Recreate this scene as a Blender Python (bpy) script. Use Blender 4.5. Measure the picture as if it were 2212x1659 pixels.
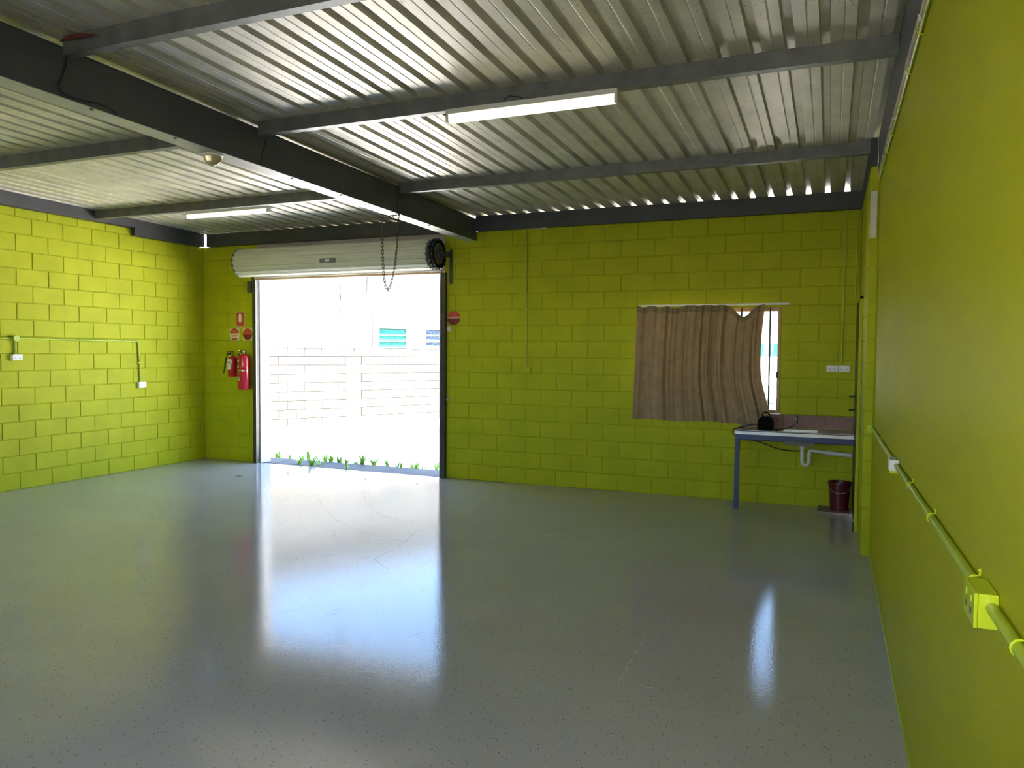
import bpy, bmesh, math, random
from mathutils import Vector, Matrix
random.seed(7)
S = bpy.context.scene
for o in list(bpy.data.objects):
    bpy.data.objects.remove(o)
COL = S.collection
PI = math.pi

# ------------------------------------------------------------------ camera
FPX, YAW, PITCH, ROLL = 1648.9244, .3954, -.0434, .0078
CAM = Vector((8.7954, -8.9136, 1.6795))
ca, sa, cb, sb, cc, sc_ = math.cos(YAW), math.sin(YAW), math.cos(PITCH), math.sin(PITCH), math.cos(ROLL), math.sin(ROLL)
fw = Vector((-sa * cb, ca * cb, sb)); rt = Vector((ca, sa, 0)); up = rt.cross(fw)
r2 = cc * rt + sc_ * up; u2 = -sc_ * rt + cc * up
cd = bpy.data.cameras.new('camera'); cam = bpy.data.objects.new('camera', cd); COL.objects.link(cam)
cd.sensor_fit = 'HORIZONTAL'; cd.sensor_width = 36; cd.lens = FPX * 36 / 2212
cd.clip_start = .02; cd.clip_end = 400
M = Matrix.Identity(4)
for i in range(3):
    M[i][0] = r2[i]; M[i][1] = u2[i]; M[i][2] = -fw[i]; M[i][3] = CAM[i]
cam.matrix_world = M
S.camera = cam

# ------------------------------------------------------------------ light
S.view_settings.view_transform = 'Standard'; S.view_settings.look = 'None'
S.view_settings.gamma = 1; S.view_settings.use_curve_mapping = False
S.view_settings.exposure = 4.45
S.cycles.use_adaptive_sampling = True; S.cycles.adaptive_threshold = .1; S.cycles.adaptive_min_samples = 20; S.cycles.use_denoising = True
S.cycles.max_bounces = 6; S.cycles.glossy_bounces = 3; S.cycles.caustics_refractive = False
SUN_AZ = Vector((.30, -.954)); SUN_EL = math.radians(70)
w = bpy.data.worlds.new('sky'); S.world = w; w.use_nodes = True
nt = w.node_tree; nt.nodes.clear()
sky = nt.nodes.new('ShaderNodeTexSky'); sky.sky_type = 'NISHITA'; sky.sun_disc = False
sky.sun_elevation = SUN_EL; sky.sun_rotation = math.atan2(SUN_AZ.x, SUN_AZ.y)
sky.air_density = 1.0; sky.dust_density = .3; sky.ozone_density = 2.0
bgn = nt.nodes.new('ShaderNodeBackground'); bgn.inputs['Strength'].default_value = .075
ow = nt.nodes.new('ShaderNodeOutputWorld')
nt.links.new(sky.outputs[0], bgn.inputs['Color']); nt.links.new(bgn.outputs[0], ow.inputs['Surface'])
sl = bpy.data.lights.new('sun', 'SUN'); sl.energy = 3.75; sl.angle = .0093; sl.color = (1, .95, .87)
so = bpy.data.objects.new('sun', sl); COL.objects.link(so)
sdir = Vector((SUN_AZ.x * math.cos(SUN_EL), SUN_AZ.y * math.cos(SUN_EL), math.sin(SUN_EL)))
so.rotation_euler = sdir.to_track_quat('Z', 'Y').to_euler(); so.location = (0, 0, 30)
def portal(name, loc, rot, sx, sy):
    l = bpy.data.lights.new(name, 'AREA'); l.shape = 'RECTANGLE'; l.size = sx; l.size_y = sy
    l.cycles.is_portal = True
    o = bpy.data.objects.new(name, l); COL.objects.link(o); o.location = loc; o.rotation_euler = rot
portal('portal_door', (2.58, .21, 1.35), (-PI / 2, 0, 0), 3.04, 2.7)
portal('portal_window', (7.5, .21, 1.6), (-PI / 2, 0, 0), 1.56, 1.18)
portal('portal_front', (4.4, -12.21, 2.225), (PI / 2, 0, 0), 6.0, 1.25)
fl_ = bpy.data.lights.new('camera_flash', 'SPOT'); fl_.energy = 6; fl_.spot_size = 1.75; fl_.spot_blend = .6; fl_.shadow_soft_size = .015; fl_.color = (1, .97, .90)
fo_ = bpy.data.objects.new('camera_flash', fl_); COL.objects.link(fo_); fo_.matrix_world = M; fo_.location = CAM + u2 * .035 - r2 * .03

# ------------------------------------------------------------------ materials
MATS = {}
def nodes(m): return m.node_tree.nodes, m.node_tree.links
def mat(name, col, rough=.5, metal=0, spec=.5, var=0, vscale=6, bump=0, bscale=60, col2=None, coat=0, trans=0):
    m = bpy.data.materials.new(name); m.use_nodes = True
    N, L = nodes(m); b = N['Principled BSDF']
    b.inputs['Base Color'].default_value = (*col, 1)
    b.inputs['Roughness'].default_value = rough; b.inputs['Metallic'].default_value = metal
    b.inputs['Specular IOR Level'].default_value = spec
    if coat: b.inputs['Coat Weight'].default_value = coat
    g = N.new('ShaderNodeNewGeometry')
    if var:
        n = N.new('ShaderNodeTexNoise'); n.inputs['Scale'].default_value = vscale; n.inputs['Detail'].default_value = 6
        L.new(g.outputs['Position'], n.inputs['Vector'])
        r = N.new('ShaderNodeMapRange'); r.inputs['From Min'].default_value = .3; r.inputs['From Max'].default_value = .7
        L.new(n.outputs['Fac'], r.inputs['Value'])
        mx = N.new('ShaderNodeMix'); mx.data_type = 'RGBA'
        c2 = col2 or tuple(c * (1 - var) for c in col)
        mx.inputs['A'].default_value = (*c2, 1); mx.inputs['B'].default_value = (*[min(1, c * (1 + var * .4)) for c in col], 1)
        L.new(r.outputs[0], mx.inputs['Factor']); L.new(mx.outputs['Result'], b.inputs['Base Color'])
    if bump:
        n = N.new('ShaderNodeTexNoise'); n.inputs['Scale'].default_value = bscale; n.inputs['Detail'].default_value = 4
        L.new(g.outputs['Position'], n.inputs['Vector'])
        bm = N.new('ShaderNodeBump'); bm.inputs['Strength'].default_value = bump; bm.inputs['Distance'].default_value = .004
        L.new(n.outputs['Fac'], bm.inputs['Height']); L.new(bm.outputs[0], b.inputs['Normal'])
    MATS[name] = m
    return m
GREEN = (.44, .47, .008)
mat('block_paint', GREEN, .6, spec=.22, var=.10, vscale=3, bump=.35, bscale=140)
mat('mortar_paint', (.40, .425, .008), .7, spec=.2, var=.1, vscale=9, bump=.3, bscale=120)
mat('sheet_paint', (.40, .405, .008), .45, spec=.07, var=.06, vscale=1.5, bump=.08, bscale=30)
mat('green_gloss', (.50, .60, .02), .25, var=.05)
mat('conduit_green', (.42, .52, .03), .35, var=.08, vscale=20)
mat('white_plastic', (.82, .82, .80), .35)
mat('white_board', (.72, .72, .66), .6, var=.12, vscale=12)
mat('offwhite_render', (.80, .79, .76), .8, var=.06, vscale=4)
mat('steel_dark', (.066, .066, .072), .5, var=.15, vscale=5)
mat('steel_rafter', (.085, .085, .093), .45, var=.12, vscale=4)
mat('rafter_flange_lit', (.50, .48, .42), .4, var=.15, vscale=5)  # underside of the same steel, its light put into the paler colour
mat('purlin_gal', (.19, .19, .175), .45, metal=.35, var=.25, vscale=9, bump=.05, bscale=60)
mat('lintel_grey', (.42, .38, .33), .55, var=.12, vscale=3)
mat('roll_steel', (.64, .64, .54), .38, var=.06, vscale=3)
mat('roll_edge', (.10, .10, .09), .6)
mat('door_rail', (.35, .22, .12), .5, var=.3, vscale=15)
mat('guide_steel', (.06, .05, .05), .4, metal=.3, var=.3, vscale=10)
mat('guide_lip', (.5, .5, .5), .35, metal=.6)
mat('black_iron', (.018, .018, .018), .45)
mat('rust_chain', (.09, .07, .055), .5, metal=.6, var=.4, vscale=60)
mat('rope', (.35, .35, .36), .8)
mat('red_gloss', (.50, .012, .022), .22, coat=.3)
mat('red_sign', (.55, .035, .02), .5)
mat('dark_red_sign', (.20, .012, .012), .5)
mat('orange_sign', (.62, .13, .05), .5)
mat('sign_white', (.80, .76, .62), .5)
mat('sign_green_white', (.55, .62, .30), .5)
mat('label_white', (.75, .73, .70), .45, var=.15, vscale=60)
mat('chrome', (.75, .75, .75), .15, metal=1)
mat('stainless', (.62, .62, .62), .24, metal=1, var=.08, vscale=8)
mat('blue_paint', (.022, .040, .14), .35, var=.15, vscale=12)
mat('pvc', (.72, .70, .65), .4, var=.1, vscale=10)
mat('tile', (.23, .075, .045), .35, var=.3, vscale=20)
mat('grout', (.42, .30, .22), .8)
mat('bag_black', (.004, .004, .0045), .85, spec=.1)
mat('cable_black', (.012, .012, .012), .5)
mat('bucket', (.10, .010, .014), .35, var=.2, vscale=10)
mat('board_pink', (.30, .21, .18), .7, var=.2, vscale=8)
mat('timber', (.46, .27, .11), .5, var=.2, vscale=20)
mat('bar_black', (.02, .016, .014), .5)
mat('sill_alu', (.6, .6, .6), .3, metal=.8)
mat('rod_white', (.78, .79, .76), .35)
mat('door_black', (.014, .013, .016), .4, var=.3, vscale=6)
mat('foam', (.55, .44, .40), .9, var=.15, vscale=14)
mat('fitting_white', (.70, .68, .60), .4)
mat('leaf_dark', (.045, .03, .025), .7)
mat('weed', (.38, .62, .06), .5, var=.25, vscale=30)
mat('red_strap', (.12, .015, .012), .6)
mat('concrete_out', (.72, .705, .68), .9, var=.15, vscale=2.5, bump=.4, bscale=40)
mat('dark_ground', (.06, .06, .06), .9, var=.2, vscale=3)  # kept dark so the unseen front ground bounces little light
mat('slab_out', (.17, .164, .155), .9, var=.15, vscale=5, bump=.3, bscale=60)
mat('fence_block', (.155, .134, .10), .85, var=.08, vscale=5, bump=.4, bscale=70)
mat('fence_mortar', (.022, .019, .013), .9)
mat('house_white', (.175, .169, .16), .8, var=.05, vscale=2)
mat('house_roof', (.30, .32, .33), .6, var=.1)
mat('louvre_frame', (.30, .31, .33), .4, metal=.3)
mat('louvre_green', (.035, .20, .12), .12, var=.2, vscale=9)
mat('louvre_glass', (.10, .13, .17), .06, var=.6, vscale=22, col2=(.02, .02, .02))
mat('van_white', (.82, .82, .82), .2, coat=.5)
mat('van_glass', (.015, .09, .11), .35, spec=.15)
mat('tyre', (.09, .09, .10), .8)
mat('hub', (.75, .75, .76), .3, metal=.4)
mat('floor_front', (.3, .3, .3), .6)
# luminous tube
m = bpy.data.materials.new('tube_glow'); m.use_nodes = True; N, L = nodes(m); b = N['Principled BSDF']
b.inputs['Base Color'].default_value = (.9, .9, .85, 1); b.inputs['Emission Color'].default_value = (1, .93, .62, 1)
b.inputs['Emission Strength'].default_value = .13; MATS['tube_glow'] = m
# clear glass
m = bpy.data.materials.new('clear_glass'); m.use_nodes = True; N, L = nodes(m); N.remove(N['Principled BSDF'])
t = N.new('ShaderNodeBsdfTransparent'); g = N.new('ShaderNodeBsdfGlossy'); g.inputs['Roughness'].default_value = .02
fr = N.new('ShaderNodeFresnel'); fr.inputs['IOR'].default_value = 1.45; mx = N.new('ShaderNodeMixShader')
L.new(fr.outputs[0], mx.inputs[0]); L.new(t.outputs[0], mx.inputs[1]); L.new(g.outputs[0], mx.inputs[2])
L.new(mx.outputs[0], N['Material Output'].inputs['Surface']); MATS['clear_glass'] = m
# dome of yellowed plastic
m = mat('dome_plastic', (.62, .50, .30), .15); m.node_tree.nodes['Principled BSDF'].inputs['Transmission Weight'].default_value = .5
# curtain cloth: weave bump + some light passing
m = mat('curtain_cloth', (.46, .32, .185), .9, var=.18, vscale=14, bump=.35, bscale=260)
N, L = nodes(m); b = N['Principled BSDF']; tr = N.new('ShaderNodeBsdfTranslucent'); tr.inputs['Color'].default_value = (.30, .17, .09, 1)
mx = N.new('ShaderNodeMixShader'); mx.inputs[0].default_value = .18
L.new(b.outputs[0], mx.inputs[1]); L.new(tr.outputs[0], mx.inputs[2]); L.new(mx.outputs[0], N['Material Output'].inputs['Surface'])
mat('curtain_tape', (.30, .22, .125), .9, var=.3, vscale=60, bump=.4, bscale=200)
# roof sheet: zinc-coated steel with specks
m = mat('roof_zinc', (.66, .62, .52), .46, metal=.45, var=.16, vscale=3.5)
N, L = nodes(m); b = N['Principled BSDF']; g = N.new('ShaderNodeNewGeometry')
mp = N.new('ShaderNodeMapping'); mp.inputs['Scale'].default_value = (1, .45, 1); L.new(g.outputs['Position'], mp.inputs['Vector'])
v = N.new('ShaderNodeTexVoronoi'); v.inputs['Scale'].default_value = 30; L.new(mp.outputs[0], v.inputs['Vector'])
lt = N.new('ShaderNodeMath'); lt.operation = 'LESS_THAN'; lt.inputs[1].default_value = .17; L.new(v.outputs['Distance'], lt.inputs[0])
n2 = N.new('ShaderNodeTexNoise'); n2.inputs['Scale'].default_value = 2.2; L.new(g.outputs['Position'], n2.inputs['Vector'])
gt = N.new('ShaderNodeMath'); gt.operation = 'GREATER_THAN'; gt.inputs[1].default_value = .52; L.new(n2.outputs['Fac'], gt.inputs[0])
ml = N.new('ShaderNodeMath'); ml.operation = 'MULTIPLY'; L.new(lt.outputs[0], ml.inputs[0]); L.new(gt.outputs[0], ml.inputs[1])
m3 = N.new('ShaderNodeMath'); m3.operation = 'MULTIPLY'; m3.inputs[1].default_value = .45; L.new(ml.outputs[0], m3.inputs[0])
src = b.inputs['Base Color'].links[0].from_socket; mx = N.new('ShaderNodeMix'); mx.data_type = 'RGBA'
L.new(src, mx.inputs['A']); mx.inputs['B'].default_value = (.16, .12, .07, 1); L.new(m3.outputs[0], mx.inputs['Factor']); L.new(mx.outputs['Result'], b.inputs['Base Color'])
# capping course of the fence: grey weather stains on top
m = mat('fence_cap', (.155, .14, .112), .85, bump=.4, bscale=70)
N, L = nodes(m); b = N['Principled BSDF']; g = N.new('ShaderNodeNewGeometry'); sp = N.new('ShaderNodeSeparateXYZ'); L.new(g.outputs['Position'], sp.inputs[0])
n = N.new('ShaderNodeTexNoise'); n.inputs['Scale'].default_value = 5; n.inputs['Detail'].default_value = 5; L.new(g.outputs['Position'], n.inputs['Vector'])
a1 = N.new('ShaderNodeMapRange'); a1.inputs['From Min'].default_value = 1.50; a1.inputs['From Max'].default_value = 1.72; a1.inputs['To Min'].default_value = -.45; a1.inputs['To Max'].default_value = .35; L.new(sp.outputs['Z'], a1.inputs['Value'])
ad = N.new('ShaderNodeMath'); ad.operation = 'ADD'; L.new(a1.outputs[0], ad.inputs[0]); L.new(n.outputs['Fac'], ad.inputs[1])
rp = N.new('ShaderNodeMapRange'); rp.inputs['From Min'].default_value = .55; rp.inputs['From Max'].default_value = .75; L.new(ad.outputs[0], rp.inputs['Value'])
mx = N.new('ShaderNodeMix'); mx.data_type = 'RGBA'; mx.inputs['A'].default_value = (.155, .14, .112, 1); mx.inputs['B'].default_value = (.03, .03, .03, 1)
L.new(rp.outputs[0], mx.inputs['Factor']); L.new(mx.outputs['Result'], b.inputs['Base Color'])

# painted concrete floor: flecks, orange-peel gloss, scuffs
SCUFFS = [(3.534, -1.92, 3.984, -2.363), (3.984, -2.363, 4.392, -2.743), (4.392, -2.743, 4.678, -2.911), (4.678, -2.911, 4.975, -3.053), (4.975, -3.053, 5.184, -3.108), (5.184, -3.108, 5.386, -3.16), (5.386, -3.16, 5.767, -3.227), (3.705, -1.283, 4.075, -1.783), (4.224, -1.937, 4.567, -2.292), (4.567, -2.292, 4.946, -2.489), (5.453, -3.746, 5.433, -3.509), (5.433, -3.509, 5.404, -3.222), (5.404, -3.222, 5.283, -2.755), (5.018, -3.822, 5.187, -3.758), (5.342, -3.737, 5.393, -3.695), (3.921, -3.09, 3.889, -2.605), (4.486, -3.425, 4.521, -3.039), (4.536, -3.017, 4.753, -3.304), (5.453, -3.746, 5.705, -3.944), (6.552, -5.073, 6.596, -4.967), (5.566, -5.155, 5.6, -5.048), (5.6, -5.048, 5.619, -4.983), (5.792, -5.018, 5.877, -4.944), (5.877, -4.944, 5.897, -4.813), (5.897, -4.99, 5.931, -4.882)]
def floor_material():
    m = bpy.data.materials.new('floor_paint'); m.use_nodes = True; N, L = nodes(m); b = N['Principled BSDF']
    g = N.new('ShaderNodeNewGeometry'); P = g.outputs['Position']
    def noise(scale, detail=4, vec=P, rough=.5):
        n = N.new('ShaderNodeTexNoise'); n.inputs['Scale'].default_value = scale; n.inputs['Detail'].default_value = detail
        n.inputs['Roughness'].default_value = rough; L.new(vec, n.inputs['Vector']); return n.outputs['Fac']
    def math_(op, a, b_=None, clamp=False):
        n = N.new('ShaderNodeMath'); n.operation = op; n.use_clamp = clamp
        for i, x in enumerate((a, b_)):
            if x is None: continue
            if isinstance(x, (int, float)): n.inputs[i].default_value = x
            else: L.new(x, n.inputs[i])
        return n.outputs[0]
    def rng(x, a, b_, c=0, d=1):
        n = N.new('ShaderNodeMapRange'); n.inputs['From Min'].default_value = a; n.inputs['From Max'].default_value = b_
        n.inputs['To Min'].default_value = c; n.inputs['To Max'].default_value = d; L.new(x, n.inputs['Value']); return n.outputs[0]
    def mixc(f, A, B):
        n = N.new('ShaderNodeMix'); n.data_type = 'RGBA'
        L.new(f, n.inputs['Factor'])
        for k, x in (('A', A), ('B', B)):
            if isinstance(x, tuple): n.inputs[k].default_value = (*x, 1)
            else: L.new(x, n.inputs[k])
        return n.outputs['Result']
    base = mixc(rng(noise(1.1, 5), .3, .7), (.43, .416, .41), (.49, .474, .466))
    base = mixc(rng(noise(220, 2), .35, .65, 0, .5), base, (.45, .435, .428))
    def flecks(scale, thr, keep):
        v = N.new('ShaderNodeTexVoronoi'); v.inputs['Scale'].default_value = scale; L.new(P, v.inputs['Vector'])
        s = N.new('ShaderNodeSeparateColor'); L.new(v.outputs['Color'], s.inputs[0])
        a = math_('LESS_THAN', v.outputs['Distance'], thr); c = math_('GREATER_THAN', s.outputs[0], keep)
        return math_('MULTIPLY', a, c)
    base = mixc(math_('MULTIPLY', flecks(85, .28, .88), .75), base, (.045, .042, .04))
    base = mixc(math_('MULTIPLY', flecks(110, .28, .90), .6), base, (.42, .41, .39))
    # curved scuffs left by tyres and dragged things
    scr = None; sp = N.new('ShaderNodeSeparateXYZ'); L.new(P, sp.inputs[0])
    def stroke(ax, ay, bx_, by_, wd, wob):
        ln = math.hypot(bx_ - ax, by_ - ay); dx_, dy_ = (bx_ - ax) / ln, (by_ - ay) / ln
        qx = math_('SUBTRACT', sp.outputs[0], ax); qy = math_('SUBTRACT', sp.outputs[1], ay)
        t_ = math_('ADD', math_('MULTIPLY', qx, dx_), math_('MULTIPLY', qy, dy_))
        n_ = math_('ABSOLUTE', math_('ADD', math_('ADD', math_('MULTIPLY', qx, -dy_), math_('MULTIPLY', qy, dx_)), wob))
        return math_('MULTIPLY', math_('LESS_THAN', n_, wd), math_('MULTIPLY', math_('GREATER_THAN', t_, -.01), math_('LESS_THAN', t_, ln + .01)))
    wob = math_('MULTIPLY', math_('SUBTRACT', noise(4, 2), .5), .02)
    for (ax, ay, bx_, by_) in SCUFFS:
        k = stroke(ax, ay, bx_, by_, .0065, wob); scr = k if scr is None else math_('MAXIMUM', scr, k)
    scr = math_('MULTIPLY', scr, rng(noise(9, 3), .34, .56))
    base = mixc(math_('MULTIPLY', scr, .42), base, (.16, .15, .15))
    lsc = None
    for ax, ay, bx_, by_, wd in [(6.10, -5.68, 6.39, -5.67, .0035), (6.445, -5.584, 6.574, -5.56, .004), (6.421, -5.751, 6.659, -5.647, .0035), (6.815, -5.655, 6.905, -5.627, .004), (4.95, -2.33, 5.06, -2.30, .012),
                                 (6.63, -3.17, 7.45, -3.78, .004), (7.84, -5.19, 7.82, -4.47, .006), (7.94, -5.17, 8.06, -5.18, .006), (6.3, -2.43, 6.6, -2.35, .012), (6.25, -5.80, 6.62, -5.74, .003)]:
        k = stroke(ax, ay, bx_, by_, wd, wob)
        lsc = k if lsc is None else math_('MAXIMUM', lsc, k)
    base = mixc(math_('MULTIPLY', lsc, rng(noise(26, 3), .4, .65, .0, .5)), base, (.75, .74, .72))
    L.new(base, b.inputs['Base Color'])
    rough = rng(noise(1.7, 5), .3, .7, .06, .10)
    L.new(rough, b.inputs['Roughness'])
    L.new(math_('MULTIPLY', math_('SUBTRACT', 1.0, math_('MULTIPLY', scr, .45)), .32), b.inputs['Specular IOR Level'])
    bm = N.new('ShaderNodeBump'); bm.inputs['Strength'].default_value = .15; bm.inputs['Distance'].default_value = .0025
    h = math_('ADD', math_('MULTIPLY', noise(75, 3), 1.1), math_('MULTIPLY', noise(9, 4), .5))
    L.new(h, bm.inputs['Height']); L.new(bm.outputs[0], b.inputs['Normal'])
    MATS['floor_paint'] = m
floor_material()

# ------------------------------------------------------------------ mesh helpers
OFF = {}      # world offset of each object's local space
class MB:
    def __init__(s): s.v = []; s.f = []; s.mi = []; s.sm = []
    def add(s, vs, fs, mi=0, smooth=False):
        k = len(s.v); s.v += [tuple(v) for v in vs]
        for f in fs: s.f.append([i + k for i in f]); s.mi.append(mi); s.sm.append(smooth)
        return s
    def box(s, a, b, mi=0, bev=0):
        x0, y0, z0 = [min(p, q) for p, q in zip(a, b)]; x1, y1, z1 = [max(p, q) for p, q in zip(a, b)]
        if bev <= 0:
            vs = [(x0, y0, z0), (x1, y0, z0), (x1, y1, z0), (x0, y1, z0), (x0, y0, z1), (x1, y0, z1), (x1, y1, z1), (x0, y1, z1)]
            return s.add(vs, [(3, 2, 1, 0), (4, 5, 6, 7), (0, 1, 5, 4), (1, 2, 6, 5), (2, 3, 7, 6), (3, 0, 4, 7)], mi)
        bm = bmesh.new(); bmesh.ops.create_cube(bm, size=1)
        for v in bm.verts: v.co = Vector(((x0 + x1) / 2 + v.co.x * (x1 - x0), (y0 + y1) / 2 + v.co.y * (y1 - y0), (z0 + z1) / 2 + v.co.z * (z1 - z0)))
        bmesh.ops.bevel(bm, geom=bm.edges[:], offset=bev, segments=2, affect='EDGES', profile=.5)
        return s.frombm(bm, mi)
    def frombm(s, bm, mi=0, smooth=False):
        bm.verts.index_update(); s.add([v.co for v in bm.verts], [[v.index for v in f.verts] for f in bm.faces], mi, smooth); bm.free(); return s
    def prism(s, pts, p0, ux, uy, uz, mi=0):
        """polygon pts (a,b) in plane ux,uy at p0 extruded along vector uz"""
        p0, ux, uy, uz = map(Vector, (p0, ux, uy, uz)); n = len(pts)
        vs = [p0 + ux * a + uy * b for a, b in pts]; vs += [v + uz for v in vs]
        fs = [list(range(n))[::-1], list(range(n, 2 * n))] + [(i, (i + 1) % n, n + (i + 1) % n, n + i) for i in range(n)]
        return s.add(vs, fs, mi)
    def tube(s, path, r, n=8, mi=0, cap=True, closed=False):
        path = [Vector(p) for p in path]; k = len(path); vs = []; fs = []
        rs = r if isinstance(r, (list, tuple)) else [r] * k
        ref = None
        for i, p in enumerate(path):
            if closed: d = path[(i + 1) % k] - path[i - 1]
            else: d = path[min(i + 1, k - 1)] - path[max(i - 1, 0)]
            d.normalize()
            if ref is None:
                ref = Vector((0, 0, 1)) if abs(d.z) < .9 else Vector((1, 0, 0))
            a = d.cross(ref)
            if a.length < 1e-4: a = d.cross(Vector((1, 0, 0)) if abs(d.x) < .9 else Vector((0, 1, 0)))
            a.normalize(); c = a.cross(d).normalized(); ref = c
            for j in range(n):
                t = 2 * PI * j / n; vs.append(p + (a * math.cos(t) + c * math.sin(t)) * rs[i])
        for i in range(k if closed else k - 1):
            q = (i + 1) % k
            for j in range(n): fs.append((i * n + j, i * n + (j + 1) % n, q * n + (j + 1) % n, q * n + j))
        if cap and not closed: fs += [list(range(n))[::-1], [(k - 1) * n + j for j in range(n)]]
        return s.add(vs, fs, mi, True)
    def cyl(s, a, b, r, n=16, mi=0): return s.tube([a, b], r, n, mi)
    def lathe(s, prof, c, axis='z', n=24, mi=0):
        c = Vector(c); vs = []; fs = []; k = len(prof)
        for r, h in prof:
            for j in range(n):
                t = 2 * PI * j / n; a, b_ = r * math.cos(t), r * math.sin(t)
                vs.append(c + Vector({'z': (a, b_, h), 'x': (h, a, b_), 'y': (a, h, b_)}[axis]))
        for i in range(k - 1):
            for j in range(n): fs.append((i * n + j, i * n + (j + 1) % n, (i + 1) * n + (j + 1) % n, (i + 1) * n + j))
        fs += [list(range(n))[::-1], [(k - 1) * n + j for j in range(n)]]
        return s.add(vs, fs, mi, True)
    def build(s, name, mats, parent=None, origin=None):
        if isinstance(mats, str): mats = [mats]
        if parent is not None: off = OFF[parent.name]
        elif origin is not None: off = Vector(origin)
        else:
            xs, ys, zs = zip(*s.v); off = Vector(((min(xs) + max(xs)) / 2, (min(ys) + max(ys)) / 2, min(zs)))
        me = bpy.data.meshes.new(name); me.from_pydata([tuple(Vector(v) - off) for v in s.v], [], s.f)
        for mm in mats: me.materials.append(MATS[mm])
        me.polygons.foreach_set('material_index', s.mi); me.polygons.foreach_set('use_smooth', s.sm)
        me.update()
        bm = bmesh.new(); bm.from_mesh(me); bmesh.ops.recalc_face_normals(bm, faces=bm.faces[:])
        for e in bm.edges:
            if len(e.link_faces) == 2 and e.calc_face_angle(0) > .7: e.smooth = False
        bm.to_mesh(me); bm.free()
        o = bpy.data.objects.new(name, me); COL.objects.link(o)
        if parent is not None: o.parent = parent
        else: o.location = off
        OFF[o.name] = off
        return o
def tag(o, label=None, cat=None, group=None, kind=None):
    if label: o['label'] = label
    if cat: o['category'] = cat
    if group: o['group'] = group
    if kind: o['kind'] = kind
    return o
def thing(name, loc, label, cat, group=None):
    o = bpy.data.objects.new(name, None); COL.objects.link(o); o.location = loc; o.empty_display_size = .1
    OFF[o.name] = Vector(loc); return tag(o, label, cat, group)
def link(me, name, parent, loc, rotz=0):
    o = bpy.data.objects.new(name, me); COL.objects.link(o); o.parent = parent; o.location = loc; o.rotation_euler = (0, 0, rotz); return o

# ------------------------------------------------------------------ blocks
BM = {}
def block_mesh(wd, ht, matname, depth=.03, ch=.004, g=.0045):
    key = (round(wd, 3), round(ht, 3), matname)
    if key in BM: return BM[key]
    b = MB(); a, c = wd / 2, ht / 2
    a -= g; c -= g
    vs = [(-a, depth, -c), (a, depth, -c), (a, depth, c), (-a, depth, c),
          (-a, ch, -c), (a, ch, -c), (a, ch, c), (-a, ch, c),
          (-a + ch, 0, -c + ch), (a - ch, 0, -c + ch), (a - ch, 0, c - ch), (-a + ch, 0, c - ch)]
    fs = [(8, 9, 10, 11)]
    for i in range(4):
        j = (i + 1) % 4; fs += [(4 + i, 4 + j, 8 + j, 8 + i), (i, j, 4 + j, 4 + i)]
    b.add(vs, fs)
    me = bpy.data.meshes.new('block'); me.from_pydata(b.v, [], b.f); me.materials.append(MATS[matname]); me.update()
    BM[key] = me; return me
def courses(u0, u1, z0, z1, phase_even, phase_odd, first=1, holes=(), h=.2, ln=.4):
    """yield (uc, zc, w, h) of the blocks between u0..u1; course numbers start at `first`; holes = (u0,u1,z0,z1)"""
    n = first; z = (first - 1) * h
    while z < z1 - .02:
        ph = phase_even if n % 2 == 0 else phase_odd
        zz0, zz1 = max(z, z0), min(z + h, z1)
        k = math.floor((u0 - ph) / ln); u = ph + k * ln
        while u < u1:
            segs = [(max(u, u0), min(u + ln, u1), zz0, zz1)]
            for (a, b_, c, d) in holes:
                out = []
                for (p, q, r, s_) in segs:
                    if q <= a + 1e-6 or p >= b_ - 1e-6 or s_ <= c + 1e-6 or r >= d - 1e-6: out.append((p, q, r, s_)); continue
                    zz0_, zz1_ = r, s_
                    if p < a - 1e-6: out.append((p, a, r, s_))
                    if q > b_ + 1e-6: out.append((b_, q, r, s_))
                    pp, qq = max(p, a), min(q, b_)
                    if r < c - 1e-6: out.append((pp, qq, r, c))
                    if s_ > d + 1e-6: out.append((pp, qq, d, s_))
                segs = out
            for (p, q, r, s_) in segs:
                if q - p > .03 and s_ - r > .02: yield (p + q) / 2, (r + s_) / 2, q - p, s_ - r
            u += ln
        z += h; n += 1

# ================================================================== STRUCTURE
def zpan(y): return 3.388 + .022 * (-y)
RW = 9.13      # face of the smooth right wall
DX0, DX1, DZ = 1.06, 4.10, 2.69       # roller door opening
WX0, WX1, WZ0, WZ1 = 6.72, 8.28, 1.015, 2.185

b = MB().box((-.2, -12.2, -.15), (RW + .2, -.0, 0)); b.build('floor', 'floor_paint', origin=(0, 0, 0))['kind'] = 'structure'
# back wall
b = MB(); y0, y1 = .008, .2
for x0, x1, z0, z1 in [(-.2, DX0, 0, 3.2), (DX1, WX0, 0, 3.2), (WX1, RW + .2, 0, 3.2), (WX0, WX1, 0, WZ0), (WX0, WX1, WZ1, 3.2)]:
    b.box((x0, y0, z0), (x1, y1, z1))
wb = b.build('wall_back', ['mortar_paint', 'offwhite_render'], origin=(0, 0, 0)); wb['kind'] = 'structure'
for p in wb.data.polygons:
    c = p.center
    if c.y > .19 or (abs(p.normal.x) > .9 and (abs(c.x - DX0) < .01 or abs(c.x - DX1) < .01)): p.material_index = 1
holes = [(DX0, DX1, 0, 3.3), (WX0, WX1, WZ0, WZ1)]
for u, z, wd, h in courses(0, 9.06, 0, 3.2, .2695, .0695, holes=holes):
    link(block_mesh(wd, h, 'block_paint'), 'block', wb, (u, random.uniform(0, .0014), z))
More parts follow.
